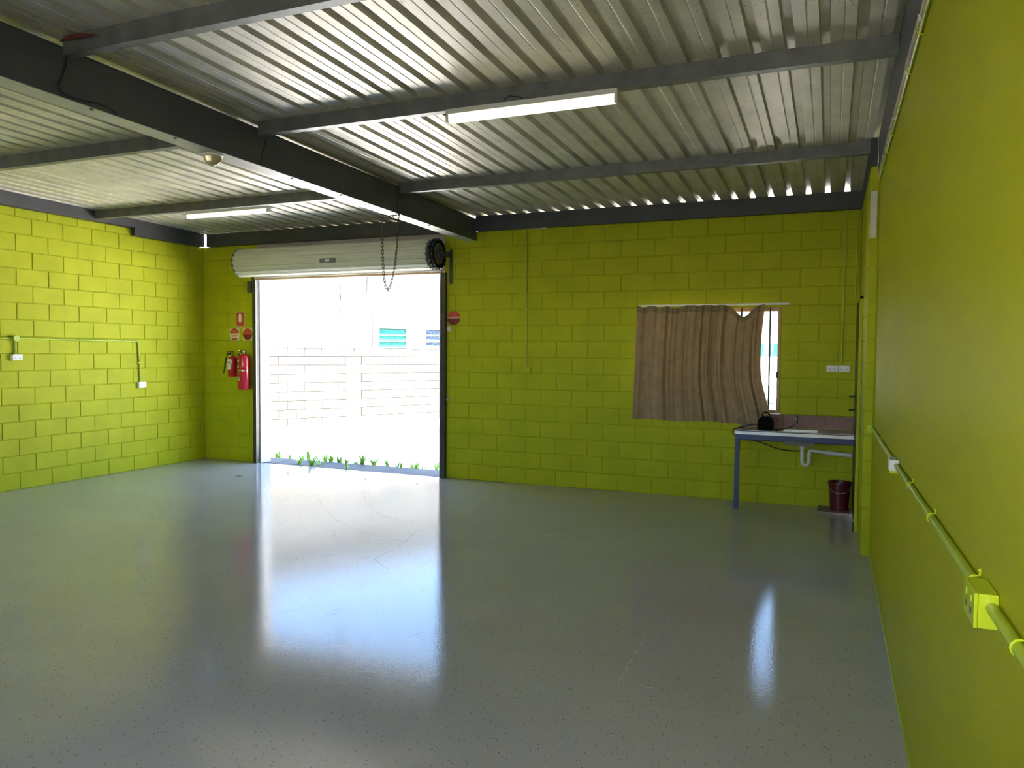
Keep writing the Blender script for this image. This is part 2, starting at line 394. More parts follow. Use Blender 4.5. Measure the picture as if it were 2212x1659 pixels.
# plain render door reveals
b = MB().box((DX0 - .001, .0, 0), (DX0 + .012, .21, DZ)); o = b.build('reveal', 'offwhite_render', wb)
b = MB().box((DX1 - .012, .0, 0), (DX1 + .001, .21, DZ)); o = b.build('reveal', 'offwhite_render', wb)
# lintel over the roller door
b = MB().box((DX0 - .04, .0, DZ + .02), (DX1 + .02, .2, 3.2), bev=.004); tag(b.build('trim_1', 'lintel_grey'), kind='structure')
# left wall
b = MB().box((-.2, -12.2, 0), (-.008, .2, 3.2)).box((-.2, -12.2, 3.2), (-.008, -1.285, 3.30))
wl = b.build('wall_left', 'mortar_paint', origin=(0, 0, 0)); wl['kind'] = 'structure'
for u, z, wd, h in courses(0, 6.0, 0, 3.3, .6864, .4864, holes=[(0, 1.285, 3.2, 3.4)]):
    link(block_mesh(wd, h, 'block_paint'), 'block', wl, (random.uniform(-.0014, 0), -u, z), PI / 2)
# right wall: smooth sheet nearer the camera
b = MB().box((RW, -12.2, 0), (RW + .2, -2.0, 3.10)); wr = b.build('wall_right', 'sheet_paint', origin=(RW, 0, 0)); wr['kind'] = 'structure'
b = MB().box((RW - .006, -12.2, .0), (RW, -2.02, .035)); tag(b.build('baseboard_right', 'conduit_green'), kind='structure')
# right wall: block return next to the back wall, standing a little proud, doorway in it
NX = 9.06; NY = -2.0; KY0, KY1, KZ = -1.10, -.12, 2.18
b = MB(); 
for ya, yb, za, zb in [(NY + .006, KY0, 0, 3.2), (KY1, 0.0, 0, 3.2), (KY0, KY1, KZ, 3.2)]:
    b.box((NX + .006, ya, za), (RW + .2, yb, zb))
wn = b.build('wall_right_return', 'mortar_paint', origin=(NX, NY, 0)); wn['kind'] = 'structure'
for u, z, wd, h in courses(0, 2.0, 0, 3.2, .0, .2, holes=[(-KY1, -KY0, 0, KZ)]):
    link(block_mesh(wd, h, 'block_paint'), 'block', wn, (0, -u - NY, z), -PI / 2)
for i in range(16):
    link(block_mesh(RW - NX, .2, 'block_paint'), 'block', wn, ((RW - NX) / 2, 0, .1 + .2 * i), 0)
# unseen wall behind the camera; band of high openings added to fill the room
b = MB()
for x0, x1, z0, z1 in [(-.2, 1.4, 0, 3.7), (7.4, RW + .2, 0, 3.7), (1.4, 7.4, .0, 1.6), (1.4, 7.4, 2.85, 3.7)]: b.box((x0, -12.2, z0), (x1, -12.0, z1))
tag(b.build('wall_front', 'sheet_paint'), kind='structure')

# ceiling: ribbed steel sheets running front to back
PITCH_R = .1905; X_END = 9.02
cl = bpy.data.objects.new('ceiling', None); COL.objects.link(cl); cl['kind'] = 'structure'; cl.location = (0, 0, 0); OFF['ceiling'] = Vector((0, 0, 0))
YA, YB = .27, -12.95  # front overhang lengthened, out of view, to keep sun out of the openings
def sheet(xs, n):
    prof = []
    for k in range(n):
        x = xs + k * PITCH_R
        prof += [(x, 0), (x + .064, 0), (x + .070, .0025), (x + .076, 0), (x + .130, 0), (x + .136, .046), (x + .1905 - .006, .046)]
        prof += [] if k < n - 1 else [(x + .1905 + .004, .001)]
    vs = []; fs = []; m_ = len(prof); ys = [YA, -1.87, -4.02, -5.65, -9, YB]
    for y in ys:
        for (x, z) in prof: vs.append((x, y, zpan(y) + z))
    for i in range(len(ys) - 1):
        for j in range(m_ - 1): fs.append((i * m_ + j, i * m_ + j + 1, (i + 1) * m_ + j + 1, (i + 1) * m_ + j))
    return MB().add(vs, fs)
RIB0 = 8.917 - .165     # left edge of the pan whose rib sits at x = 8.917
k0 = int(RIB0 / PITCH_R) + 1
x = RIB0 - k0 * PITCH_R - PITCH_R * .0
n_total = int((RW + .2 - x) / PITCH_R) + 1; done = 0
while done < n_total:
    n = min(4, n_total - done); sheet(x + done * PITCH_R, n).build('roof_sheet', 'roof_zinc', cl); done += n
# unseen skin added above the sheets so no light leaks through the joints
b = MB(); b.add([(-.3, YA - .0, zpan(YA) + .056), (RW + .4, YA, zpan(YA) + .056), (RW + .4, YB, zpan(YB) + .056), (-.3, YB, zpan(YB) + .056),
                 (-.3, YA, zpan(YA) + .07), (RW + .4, YA, zpan(YA) + .07), (RW + .4, YB, zpan(YB) + .07), (-.3, YB, zpan(YB) + .07)],
                [(3, 2, 1, 0), (4, 5, 6, 7), (0, 1, 5, 4), (1, 2, 6, 5), (2, 3, 7, 6), (3, 0, 4, 7)])
b.build('light_block_skin', 'house_roof', cl)

# steel frame
def cbeam(x0, x1, y, depth, width, name, mats, label, cat, group=None, t=.006, fl=True):
    """lipped channel along x; web on the camera side"""
    zt = zpan(y) - .001; zb = zt - depth; b = MB()
    yf = y - width / 2; yb_ = y + width / 2
    P = [(yf, zb), (yb_, zb), (yb_, zb + .018), (yb_ - t, zb + .018), (yb_ - t, zb + t), (yf + t, zb + t), (yf + t, zt - t), (yb_ - t, zt - t), (yb_ - t, zt - .018), (yb_, zt - .018), (yb_, zt), (yf, zt)]
    b.prism(P, (x0, 0, 0), (0, 1, 0), (0, 0, 1), (x1 - x0, 0, 0))
    return tag(b.build(name, mats), label, cat, group)
RX0, RX1 = 4.40, 4.57
g_ = 'roof purlins'
for y, dl, dr, n1, n2 in [(-1.87, .105, .10, 'over the small bright batten light, left of the rafter', 'second from the back wall, right of the rafter'),
                          (-4.02, .115, .105, 'third from the back wall, left of the rafter', 'carrying the large glowing batten light'),
                          (-5.68, .12, .11, 'nearest the camera, left of the rafter', 'nearest the camera, with a red strap on it')]:
    cbeam(.085, RX0 - .004, y, dl, .065, 'purlin', 'purlin_gal', 'grey steel roof purlin ' + n1, 'beam', g_)
    cbeam(RX1 + .004, RW - .025, y, dr, .065, 'purlin', 'purlin_gal', 'grey steel roof purlin ' + n2, 'beam', g_)
for x0, x1, lb in [(.115, RX0 - .004, 'dark steel eave beam above the roller door'), (RX1 + .004, 9.0545, 'dark steel eave beam on top of the green back wall right of the rafter')]:
    zt = zpan(0) - .001; b = MB().box((x0, -.05, 3.201), (x1, .05, zt), bev=.004)
    tag(b.build('eave_beam', 'steel_dark'), lb, 'beam')
# rafter: channel, web on the right
def rz(y): return 3.085 + .0125 * (-y)
def rtop(y): return 3.345 + .016 * (-y)
rf = thing('steel_rafter', (4.485, -6, 3.1), 'long dark grey steel rafter crossing the ceiling, with a pale lit underside', 'beam')
Y0, Y1 = -.004, -11.99
def longbox(x0, x1, f0, f1, name, mt, par, ya=Y0, yb=Y1):
    vs = [(x0, ya, f0(ya)), (x1, ya, f0(ya)), (x1, yb, f0(yb)), (x0, yb, f0(yb)), (x0, ya, f1(ya)), (x1, ya, f1(ya)), (x1, yb, f1(yb)), (x0, yb, f1(yb))]
    return MB().add(vs, [(3, 2, 1, 0), (4, 5, 6, 7), (0, 1, 5, 4), (1, 2, 6, 5), (2, 3, 7, 6), (3, 0, 4, 7)]).build(name, mt, par)
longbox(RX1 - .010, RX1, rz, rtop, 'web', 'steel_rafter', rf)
longbox(RX0, RX1 - .010, rz, lambda y: rz(y) + .012, 'bottom_flange', 'rafter_flange_lit', rf)
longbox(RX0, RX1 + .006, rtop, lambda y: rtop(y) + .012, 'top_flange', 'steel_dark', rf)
for y in (-.45, -1.2, -2.9, -3.6, -4.85, -5.5):
    MB().lathe([(.011, 0), (.011, -.008), (.004, -.010)], (RX1 - .03, y, rz(y)), n=6).build('bolt', 'steel_dark', rf)
# edge beams on the side walls
b = MB().box((-.05, -11.99, 3.301), (.08, -1.29, 3.47)).box((-.05, -1.29, 3.201), (.08, -.06, 3.42))
tag(b.build('edge_beam', 'steel_dark'), 'dark steel edge beam along the top of the left wall', 'beam')
vs0 = lambda y: 3.135; 
eb = thing('edge_beam', (RW + .05, -6, 3.1), 'dark steel edge beam along the top of the smooth right wall', 'beam')
longbox(RW - .02, RW + .12, lambda y: 3.135, lambda y: zpan(y) - .002, 'beam_face', 'steel_dark', eb, NY - .01, Y1)
longbox(9.055, RW - .022, lambda y: 3.205, lambda y: zpan(y) - .002, 'end_plate', 'steel_dark', eb, .06, NY - .0)
b = MB()
yy = -2.06
while yy > -11.9:
    L_ = random.uniform(.5, 1.1); b.box((RW - .022 - random.uniform(0, .008), yy, 3.101), (RW + .06, max(yy - L_, -11.95), 3.134 - random.uniform(0, .006)), bev=.004); yy -= L_ + random.uniform(.02, .06)
tag(b.build('foam_strip', 'foam'), 'pinkish foam filler strip between the right wall and the edge beam', 'filler strip')
cr = thing('conduit', (RW - .02, -6, 3.08), 'thin green conduit clipped along the top of the right wall', 'conduit')
b = MB().tube([(RW - .012, -2.03, 3.075), (RW - .012, -11.9, 3.09)], .0085, 8); b.build('pipe', 'conduit_green', cr)
for y in (-2.5, -3.02, -3.47, -4.03, -4.62, -5.13, -5.7, -6.4, -7.2):
    MB().tube([(RW - .001, y, 3.060), (RW - .020, y, 3.066), (RW - .024, y, 3.08), (RW - .018, y, 3.090), (RW - .028, y, 3.096)], .0035, 5).build('clip', 'green_gloss', cr)
# outdoors
b = MB().box((-30, .62, -.12), (40, 60, -.03)).box((-30, -12.2, -.2), (-.3, .62, -.05))
tag(b.build('ground', 'concrete_out', origin=(0, 0, 0)), kind='structure')
tag(MB().box((-30, -60, -.2), (40, -12.2, -.03)).build('front_ground_dark', 'dark_ground', origin=(0, -13, 0)), kind='structure')  # unseen front ground, added dark to keep bounce light off the ceiling
pv = bpy.data.objects.new('pavement', None); COL.objects.link(pv); pv['kind'] = 'structure'; OFF['pavement'] = Vector((0, 0, 0))
xs = [-.2, 1.185, 1.9, 2.57, 3.9, 5.3, 7.2, 9.4]
for i in range(len(xs) - 1):
    b = MB(); sk = .04
    b.prism([(xs[i] + .006 + sk * .3, 0.004), (xs[i + 1] - .006 + sk * .3, 0.004), (xs[i + 1] - .006 - sk * .3, .61), (xs[i] + .006 - sk * .3, .61)], (0, 0, -.12), (1, 0, 0), (0, 1, 0), (0, 0, .10 + random.uniform(-.003, .003)))
    b.build('slab', 'slab_out', pv)

# ================================================================== OBJECTS
# ---- boundary wall outside
TH = 1.036; D = Vector((math.cos(TH), math.sin(TH), 0)); NN = Vector((-math.sin(TH), math.cos(TH), 0)); P0 = Vector((-2.331, 4.802, 0)); ZT = 1.722
bw = thing('boundary_wall', P0 + D * 2, 'pale concrete block boundary wall outside, seen through the roller door', 'wall')
S0, S1 = -2.4, 7.2
def frame_box(par, name, mt, s0, s1, n0, n1, z0, z1):
    b = MB(); vs = [P0 + D * s + NN * n + Vector((0, 0, z)) for z in (z0, z1) for s, n in ((s0, n0), (s1, n0), (s1, n1), (s0, n1))]
    b.add(vs, [(3, 2, 1, 0), (4, 5, 6, 7), (0, 1, 5, 4), (1, 2, 6, 5), (2, 3, 7, 6), (3, 0, 4, 7)]); return b.build(name, mt, par)
frame_box(bw, 'core', 'fence_mortar', S0, S1, .010, .19, -.1, ZT - .004)
off = OFF[bw.name]
z = ZT; r = 0
while z > -.02:
    z0 = max(z - .2, -.04); ph = 0 if r % 2 == 0 else .2
    s = S0 - .4 + ph
    while s < S1:
        a, c = max(s, S0), min(s + .4, S1)
        if r > 0 and a < 1.39 and c > 1.39: c = 1.39
        if r > 0 and a < 1.77 and c > 1.77: a = 1.77
        if c - a > .05 and not (r > 0 and a >= 1.385 and c <= 1.775):
            p = P0 + D * ((a + c) / 2) + Vector((0, 0, (z + z0) / 2)) - off
            link(block_mesh(c - a, z - z0, 'fence_cap' if r == 0 else 'fence_block', .05, .006, .008), 'block', bw, p, TH)
        s += .4
    if r > 0:
        p = P0 + D * 1.58 + Vector((0, 0, (z + z0) / 2)) - off - NN * .012
        link(block_mesh(.38, z - z0, 'fence_block', .05), 'pier_block', bw, p, TH)
    z -= .2; r += 1
# ---- building behind it
hb = thing('neighbour_building', P0 + D * 6 + NN * 4, 'white rendered building behind the boundary wall, with louvred windows', 'building')
w1 = (3.24, 4.13); w2 = (4.67, 5.70); zw0, zw1 = 1.30, 2.285; n0 = 2.0
for s0, s1, z0, z1 in [(-14, w1[0], -.05, 4.08), (w1[1], w2[0], -.05, 4.08), (w2[1], 34, -.05, 4.08), (w1[0], w1[1], -.05, zw0), (w2[0], w2[1], -.05, zw0), (w1[0], w1[1], zw1, 4.08), (w2[0], w2[1], zw1, 4.08)]:
    frame_box(hb, 'wall_panel', 'house_white', s0, s1, n0, n0 + .2, z0, z1)
frame_box(hb, 'roof', 'house_roof', -14.2, 34.2, n0 - .12, n0 + 8, 4.08, 4.2)
frame_box(hb, 'gutter', 'house_white', -14.2, 34.2, n0 - .22, n0 - .1, 3.98, 4.10)
frame_box(hb, 'downpipe', 'house_white', 2.9, 2.99, n0 - .09, n0 - .005, 0, 4.0)
for (a, c), gm in ((w1, 'louvre_green'), (w2, 'louvre_glass')):
    wf = frame_box(hb, 'window', 'louvre_frame', a, a + .035, n0 + .02, n0 + .10, zw0, zw1)
    frame_box(wf, 'window_frame', 'louvre_frame', c - .035, c, n0 + .02, n0 + .10, zw0, zw1)
    frame_box(wf, 'window_frame', 'louvre_frame', a + .036, c - .036, n0 + .02, n0 + .10, zw1 - .035, zw1)
    frame_box(wf, 'window_frame', 'louvre_frame', a + .036, c - .036, n0 + .02, n0 + .10, zw0, zw0 + .03)
    z = zw1 - .045
    while z - .15 > zw0:
        b = MB(); hh = .157
        vs = []
        for zz, nn in ((z, .075), (z - hh, .04)):
            for s_ in (a + .04, c - .04):
                for t in (0, .006): vs.append(P0 + D * s_ + NN * (n0 + nn + t) + Vector((0, 0, zz)))
        b.add(vs, [(0, 2, 6, 4), (1, 5, 7, 3), (0, 1, 3, 2), (4, 6, 7, 5), (0, 4, 5, 1), (2, 3, 7, 6)])
        b.build('pane', gm, wf); 
        frame_box(wf, 'glazing_bar', 'fitting_white', a + .04, c - .04, n0 + .03, n0 + .05, z - hh - .009, z - hh - .002)
        z -= .168
    frame_box(wf, 'room_dark', 'black_iron', a, c, n0 + .16, n0 + .19, zw0, zw1)
# ---- parked van beyond the window
vy = 18.0; vn = thing('white_van', (8.3, vy + .9, -.03), 'white van parked outside, glimpsed through the gap beside the curtain', 'van')
b = MB(); prof = [(5.55, .32), (5.58, .95), (6.0, 1.30), (6.45, 2.15), (6.8, 2.25), (10.4, 2.25), (10.5, 2.1), (10.5, .32)]
b.prism([(x, z) for x, z in prof], (0, vy + .05, 0), (1, 0, 0), (0, 0, 1), (0, 1.75, 0)); b.build('body', 'van_white', vn)
b = MB().prism([(6.30, 1.56), (6.52, 2.0), (7.18, 2.0), (7.18, 1.56)], (0, vy + .035, 0), (1, 0, 0), (0, 0, 1), (0, .02, 0)); b.build('side_window', 'van_glass', vn)
b = MB().box((7.32, vy + .04, 1.56), (8.7, vy + .055, 2.0), bev=.004); b.build('side_window', 'van_glass', vn)
b = MB().box((5.48, vy + .02, .25), (5.72, vy + 1.8, .55), bev=.03); b.build('bumper', 'tyre', vn)
for wx in (7.0, 9.7):
    for yy in (vy + .02, vy + 1.65):
        o = MB().lathe([(.22, 0), (.31, .02), (.33, .07), (.33, .15), (.31, .2)], (wx, yy, .30), 'y', 28).build('wheel', 'tyre', vn)
        MB().lathe([(.03, -.012), (.10, -.012), (.17, .0), (.21, -.004), (.21, .01)], (wx, yy, .30), 'y', 24).build('hub_cap', 'hub', o)
# ---- weeds
def weed(x, y, hgt, n, spread):
    b = MB()
    for i in range(n):
        a = random.uniform(0, 2 * PI); ln = 1.3 * hgt * random.uniform(.6, 1.15); lean = random.uniform(.15, .9) * spread
        wd = random.uniform(.012, .020); d = Vector((math.cos(a), math.sin(a), 0)); sd = Vector((-d.y, d.x, 0)); vs = []; k = 5
        base = Vector((x + random.uniform(-.03, .03) * spread, y + random.uniform(-.02, .02), -.035))
        for j in range(k):
            t = j / (k - 1); c = base + d * lean * ln * t * t * 1.1 + d * .1 * ln * t + Vector((0, 0, ln * (t - .35 * lean * t * t)))
            w_ = wd * (1 - t) ** .6 * (0.5 + 1.4 * t if t < .35 else 1)
            vs += [c - sd * w_ + Vector((0, 0, .002)), c, c + sd * w_ + Vector((0, 0, .002))]
        fs = []
        for j in range(k - 1):
            for q in (0, 1): fs.append((j * 3 + q, j * 3 + q + 1, j * 3 + q + 4, j * 3 + q + 3))
        b.add(vs, fs, 0, True)
    return b.build('weed', 'weed')
WL = ['leftmost spreading weed clump at the edge of the apron', 'small weed second from the left along the apron edge', 'upright weed in a slab joint near the doorway, left',
      'small weed in the apron gap behind the upright left weed', 'tallest thin weed left of centre in the apron gap', 'bushy weed in a slab joint right at the door sill, left of centre',
      'tiny weed on the slab joint right of the bushy sill weed', 'faint small weed starting the central weed row', 'leafy weed at the left of the central weed row', 'dense weed in the middle of the central weed row',
      'dense weed right of the middle in the central weed row', 'low weed ending the central weed row', 'small flat weed left of the big spiky weed', 'big spiky weed with the longest leaves at the apron edge',
      'round weed just right of the big spiky weed', 'single weed tuft right of centre in the apron gap', 'star shaped weed tuft in the apron gap', 'low left half of the paired weeds near the right jamb', 'larger right half of the paired weeds near the right jamb',
      'tiny seedling between the paired weeds and the right jamb', 'weed tuft hard against the right door jamb', 'tiny weed alone on the slabs before the big spiky weed']
WP = [(0.829, 0.66, .10, 16, 1.5), (1.059, 0.66, .08, 9, 1.2), (1.60, 0.20, .13, 8, .9), (1.302, 0.65, .08, 7, 1), (1.427, 0.65, .15, 7, .6), (1.855, 0.18, .17, 14, 1.0), (1.905, 0.29, .08, 6, 1), (1.592, 0.66, .08, 7, 1), (1.732, 0.65, .12, 14, 1),
      (1.855, 0.64, .10, 16, .7), (2.005, 0.64, .09, 16, .7), (2.13, 0.645, .06, 9, .7), (2.283, 0.64, .05, 7, 1.3), (2.41, 0.64, .16, 16, .85), (2.60, 0.655, .11, 14, .8), (2.843, 0.655, .11, 10, .9), (3.031, 0.665, .09, 10, 1.3),
      (3.22, 0.675, .06, 6, 1), (3.315, 0.675, .10, 11, 1.1), (3.413, 0.69, .06, 4, .8), (3.647, 0.69, .11, 11, 1.1), (2.469, 0.17, .09, 6, .6)]
for (x, y, h, n, sp), lb in zip(WP, WL): tag(weed(x, y, h, n, sp), lb, 'weed', 'weeds growing at the apron edge')

# ---- roller door
rd = thing('roller_door', (2.58, -.03, 0), 'rolled up cream steel roller door over the open doorway', 'roller door')
RC = Vector((0, -.245, 2.905)); RR = .20
b = MB(); n = 16; prof = []
for j in range(n):
    for q, rr in ((0, RR), (.42, RR), (.52, RR - .020), (.90, RR - .020)): prof.append(((j + q) / n * 2 * PI, rr))
vs = []; k = len(prof)
for x in (.96, 4.06):
    for t, rr in prof: vs.append((x, RC.y + rr * math.cos(t), RC.z + rr * math.sin(t)))
fs = [(i, (i + 1) % k, k + (i + 1) % k, k + i) for i in range(k)] + [list(range(k))[::-1], list(range(k, 2 * k))]
b.add(vs, fs); b.build('curtain_roll', 'roll_steel', rd)
b = MB(); b.lathe([(.12, -.012), (.198, -.010), (.206, 0), (.198, .004)], (.955, RC.y, RC.z), 'x', 32); b.build('drum_end', 'roll_edge', rd)
b = MB().box((1.03, -.055, DZ - .01), (4.12, -.04, 2.86)); b.build('curtain_drop', 'roll_steel', rd)
b = MB().box((1.05, -.075, DZ - .015), (4.10, -.02, DZ + .03), bev=.006); br = b.build('bottom_rail', 'door_rail', rd)
MB().box((1.05, -.082, DZ + .012), (4.10, -.0755, DZ + .022)).build('rail_strip', 'guide_lip', br)
hx = 2.59; t0 = math.radians(196)
b = MB(); c = Vector((0, RC.y - RR - .004, RC.z - .045)); b.box((hx - .125, c.y - .004, c.z - .030), (hx + .125, c.y + .012, c.z + .030), bev=.004); pl = b.build('handle_plate', 'purlin_gal', rd)
MB().box((hx - .035, c.y - .010, c.z - .014), (hx + .035, c.y - .0045, c.z + .014), bev=.002).build('lock', 'fitting_white', pl)
for x0, x1, sgn in ((.985, 1.058, 1), (4.075, 4.148, -1)):
    b = MB().box((x0, -.065, .001), (x1, -.004, DZ)); gd = b.build('guide', 'guide_steel', rd)
    xx = x1 - .012 if sgn > 0 else x0
    MB().box((xx, -.072, .001), (xx + .012, -.0655, DZ)).build('guide_lip', 'guide_lip', gd)
# axle, brackets and chain wheel
b = MB().cyl((.90, RC.y, RC.z), (4.30, RC.y, RC.z), .022); b.build('axle', 'black_iron', rd)
b = MB().box((4.185, -.012, 2.54), (4.225, -.001, 2.99)).box((4.195, -.27, 2.88), (4.215, -.012, 2.93)); b.build('bracket', 'steel_dark', rd)
b = MB().box((.925, -.012, 2.50), (.965, -.001, 3.0)).box((.935, -.27, 2.88), (.955, -.012, 2.93)).box((.905, -.075, 2.50), (.975, -.012, 2.66)); b.build('bracket', 'guide_steel', rd)
b = MB(); wheel_n = 16; vs = []; fs = []
ring = []
for j in range(wheel_n * 4):
    t = 2 * PI * j / (wheel_n * 4); ring.append((t, .197 if j % 4 < 2 else .182))
prof = [(ring_r, t) for t, ring_r in ring]
pts = [(r_ * math.cos(t), r_ * math.sin(t)) for r_, t in prof]
b.prism(pts, (4.10, RC.y, RC.z), (0, 1, 0), (0, 0, 1), (.018, 0, 0)).prism(pts, (4.14, RC.y, RC.z), (0, 1, 0), (0, 0, 1), (.018, 0, 0))
b.lathe([(.165, 4.10 - 4.10), (.165, .058)], (4.10, RC.y, RC.z), 'x', 32)
cw = b.build('chain_wheel', 'black_iron', rd)
MB().lathe([(.14, .058), (.12, .062), (.055, .064), (.05, .085), (.02, .087)], (4.10, RC.y, RC.z), 'x', 28).build('hub', 'steel_dark', cw)
b = MB().box((4.162, RC.y - .03, RC.z - .07), (4.20, RC.y + .04, RC.z - .03), bev=.004); b.build('pawl', 'guide_steel', cw)
# lock catch on the right guide
b = MB().box((4.15, -.03, 1.02), (4.19, -.002, 1.05), bev=.003); b.build('lock_catch', 'guide_lip', rd)
# pull cord
pc = thing('pull_cord', (2.513, -.05, 2.09), 'thin grey pull cord knotted in loops below the roller door', 'cord')
MB().tube([(2.513, -.05, 2.6725), (2.511, -.05, 2.60), (2.512, -.05, 2.545)], .003, 6).build('strand', 'rope', pc)
MB().lathe([(.004, -.02), (.011, -.008), (.012, .004), (.005, .018)], (2.512, -.05, 2.54), n=10).build('knot', 'rope', pc)
for dx, bot, ph in ((-.028, 2.095, 0), (.03, 2.11, .012), (.004, 2.16, -.02)):
    MB().tube([(2.512, -.05, 2.535), (2.50 + dx * .3, -.05, 2.40), (2.49 + dx, -.055, 2.22), (2.487 + dx, -.055, bot + .03), (2.50 + dx, -.052, bot), (2.525 + dx, -.05, bot + .03), (2.522 + dx * .8, -.048, 2.25), (2.515, -.048, 2.42), (2.514, -.05, 2.53)], .0028, 6).build('loop', 'rope', pc)

# ---- chain slung over the rafter
ch = thing('hoist_chain', (4.47, -1.935, 2.3), 'rusty steel chain slung round the rafter, hanging in a loop before the roller door', 'chain')
b = MB(); link_pts = []
for t in range(16):
    a = 2 * PI * t / 16; link_pts.append((.0105 * math.cos(a), .0 + .014 * (1 if math.sin(a) > 0 else -1) * (1 if abs(math.sin(a)) > .01 else 0) + .0105 * math.sin(a)))
b.tube([(x, 0, z) for x, z in link_pts], .0032, 6, closed=True); LM = b.build('link', 'rust_chain', None, (0, 0, 0)); LME = LM.data; bpy.data.objects.remove(LM)
yc = -1.94; pth = [(4.585, yc, 3.375), (4.585, yc, 3.13), (4.580, yc, 3.02), (4.565, yc, 2.8), (4.545, yc, 2.6), (4.515, yc, 2.45), (4.48, yc, 2.345), (4.455, yc, 2.31), (4.43, yc, 2.345), (4.405, yc, 2.45), (4.392, yc, 2.6), (4.386, yc, 2.8), (4.382, yc, 3.0), (4.384, yc, 3.12), (4.386, yc, 3.19)]
def walk(pth, step):
    pts = [Vector(p) for p in pth]; out = []; acc = 0; carry = 0
    for a, c in zip(pts, pts[1:]):
        d = c - a; l = d.length; d.normalize(); t = carry
        while t < l: out.append((a + d * t, d.copy())); t += step
        carry = t - l
    return out
OFFC = OFF[ch.name]
def put_links(pth):
    for i, (p, d) in enumerate(walk(pth, .0375)):
        o = bpy.data.objects.new('link', LME); COL.objects.link(o); o.parent = ch
        q = Vector((0, 0, 1)).rotation_difference(d) @ Matrix.Rotation((PI / 2 if i % 2 else .25), 3, 'Z').to_quaternion()
        o.rotation_mode = 'QUATERNION'; o.rotation_quaternion = q; o.location = p - OFFC
put_links(pth)
put_links([(4.575, yc, 3.092), (4.49, yc, 3.085), (4.40, yc, 3.092)])

# ---- fluorescent batten lights
def batten(x0, x1, y, ztop, label, power, hd=.036, dh=.054):
    f = thing('batten_light', ((x0 + x1) / 2, y, ztop - hd - dh), label, 'light')
    MB().box((x0, y - .035, ztop - hd), (x1, y + .035, ztop), bev=.004).build('housing', 'fitting_white', f)
    for x in (x0, x1 - .022):
        MB().box((x, y - .034, ztop - hd - dh), (x + .022, y + .034, ztop - hd - .0005), bev=.005).build('end_cap', 'fitting_white', f)
    P = [(-.030, 0), (-.030, -dh * .45), (-.022, -dh * .8), (-.008, -dh), (.008, -dh), (.022, -dh * .8), (.030, -dh * .45), (.030, 0)]
    MB().prism([(a, c) for a, c in P], (x0 + .0225, y, ztop - hd - .0008), (0, 1, 0), (0, 0, 1), (x1 - x0 - .045, 0, 0)).build('diffuser', 'tube_glow', f)
    return f
batten(6.27, 7.50, -4.075, 3.36, 'large glowing fluorescent batten light under the purlin, right of the rafter', .05)
batten(1.66, 2.89, -1.93, 3.296, 'small glowing fluorescent batten light in the far left bay', .04, .03, .042)
# ---- dome sensor and cables on the rafter
dm = thing('dome_light', (4.44, -4.42, 3.05), 'small yellowed plastic dome fitting under the rafter', 'light')
zr = rz(-4.42) - .0025; MB().lathe([(.075, -.0005), (.075, -.012), (.068, -.016)], (4.465, -4.42, zr), n=24).build('base', 'fitting_white', dm)
MB().lathe([(.066, -.017), (.064, -.035), (.052, -.06), (.03, -.078), (.004, -.085)], (4.465, -4.42, zr), n=24).build('dome', 'dome_plastic', dm)
X = RX1 + .007
tag(MB().tube([(X, -5.69, 3.40), (X, -5.70, 3.34), (X, -5.72, 3.28), (X, -5.748, 3.215), (X, -5.735, 3.185), (X, -5.69, 3.168), (X, -5.585, 3.172), (X, -5.50, 3.185), (X, -5.424, 3.185), (X, -5.37, 3.17), (X, -5.35, 3.150)], .005, 6).build('cable', 'cable_black'), 'black cable drooping across the rafter at the upper left', 'cable')
tag(MB().tube([(X, -3.955, 3.38), (X, -3.97, 3.33), (X, -4.003, 3.241), (X, -4.035, 3.14)], .004, 6).build('cable', 'cable_black'), 'short black cable down the rafter beside the third purlin', 'cable')
b = MB().tube([(4.58, -5.730, 3.475), (4.66, -5.735, 3.482), (4.75, -5.735, 3.478), (4.86, -5.732, 3.470)], [.006, .014, .014, .005], 8)
tag(b.build('red_strap', 'red_strap'), 'dark red strap tied on the nearest purlin beside the rafter', 'strap')
b = MB().tube([(6.72, -4.06, 3.362), (6.70, -4.075, 3.385), (6.74, -4.08, 3.405), (6.80, -4.07, 3.395), (6.83, -4.08, 3.380), (6.86, -4.06, 3.363)], .004, 6)
tag(b.build('cable', 'cable_black'), 'little black wire tail above the large batten light', 'cable')

# ---- signs and extinguishers left of the door
def sign(name, x0, x1, z0, z1, mt, label, y=-.0065):
    f = thing(name, ((x0 + x1) / 2, -.003, z0), label, 'sign')
    MB().box((x0, y, z0), (x1, -.0015, z1)).build('panel', mt, f); return f
def flat(par, pts, mt, name, y, th=.0012):
    return MB().prism(pts, (0, y - th, 0), (1, 0, 0), (0, 0, 1), (0, th, 0)).build(name, mt, par)
def disc(cx, cz, rx, rz_, t0=0, t1=2 * PI, n=28): return [(cx + rx * math.cos(t0 + (t1 - t0) * i / n), cz + rz_ * math.sin(t0 + (t1 - t0) * i / n)) for i in range(n + (0 if abs(t1 - t0 - 2 * PI) < 1e-6 else 1))]
f = sign('fire_sign', .634, .78, 2.004, 2.224, 'sign_white', 'tall red sign with a white extinguisher symbol above two round signs')
flat(f, [(.640, 2.012), (.774, 2.012), (.774, 2.218), (.640, 2.218)], 'red_sign', 'red_field', -.0067)
cx = .707; flat(f, [(cx - .024, 2.075), (cx + .024, 2.075), (cx + .026, 2.085), (cx + .026, 2.17), (cx + .018, 2.19), (cx + .008, 2.196), (cx + .008, 2.208), (cx - .008, 2.208), (cx - .008, 2.196), (cx - .018, 2.19), (cx - .026, 2.17), (cx - .026, 2.085)], 'sign_white', 'extinguisher_symbol', -.0082)
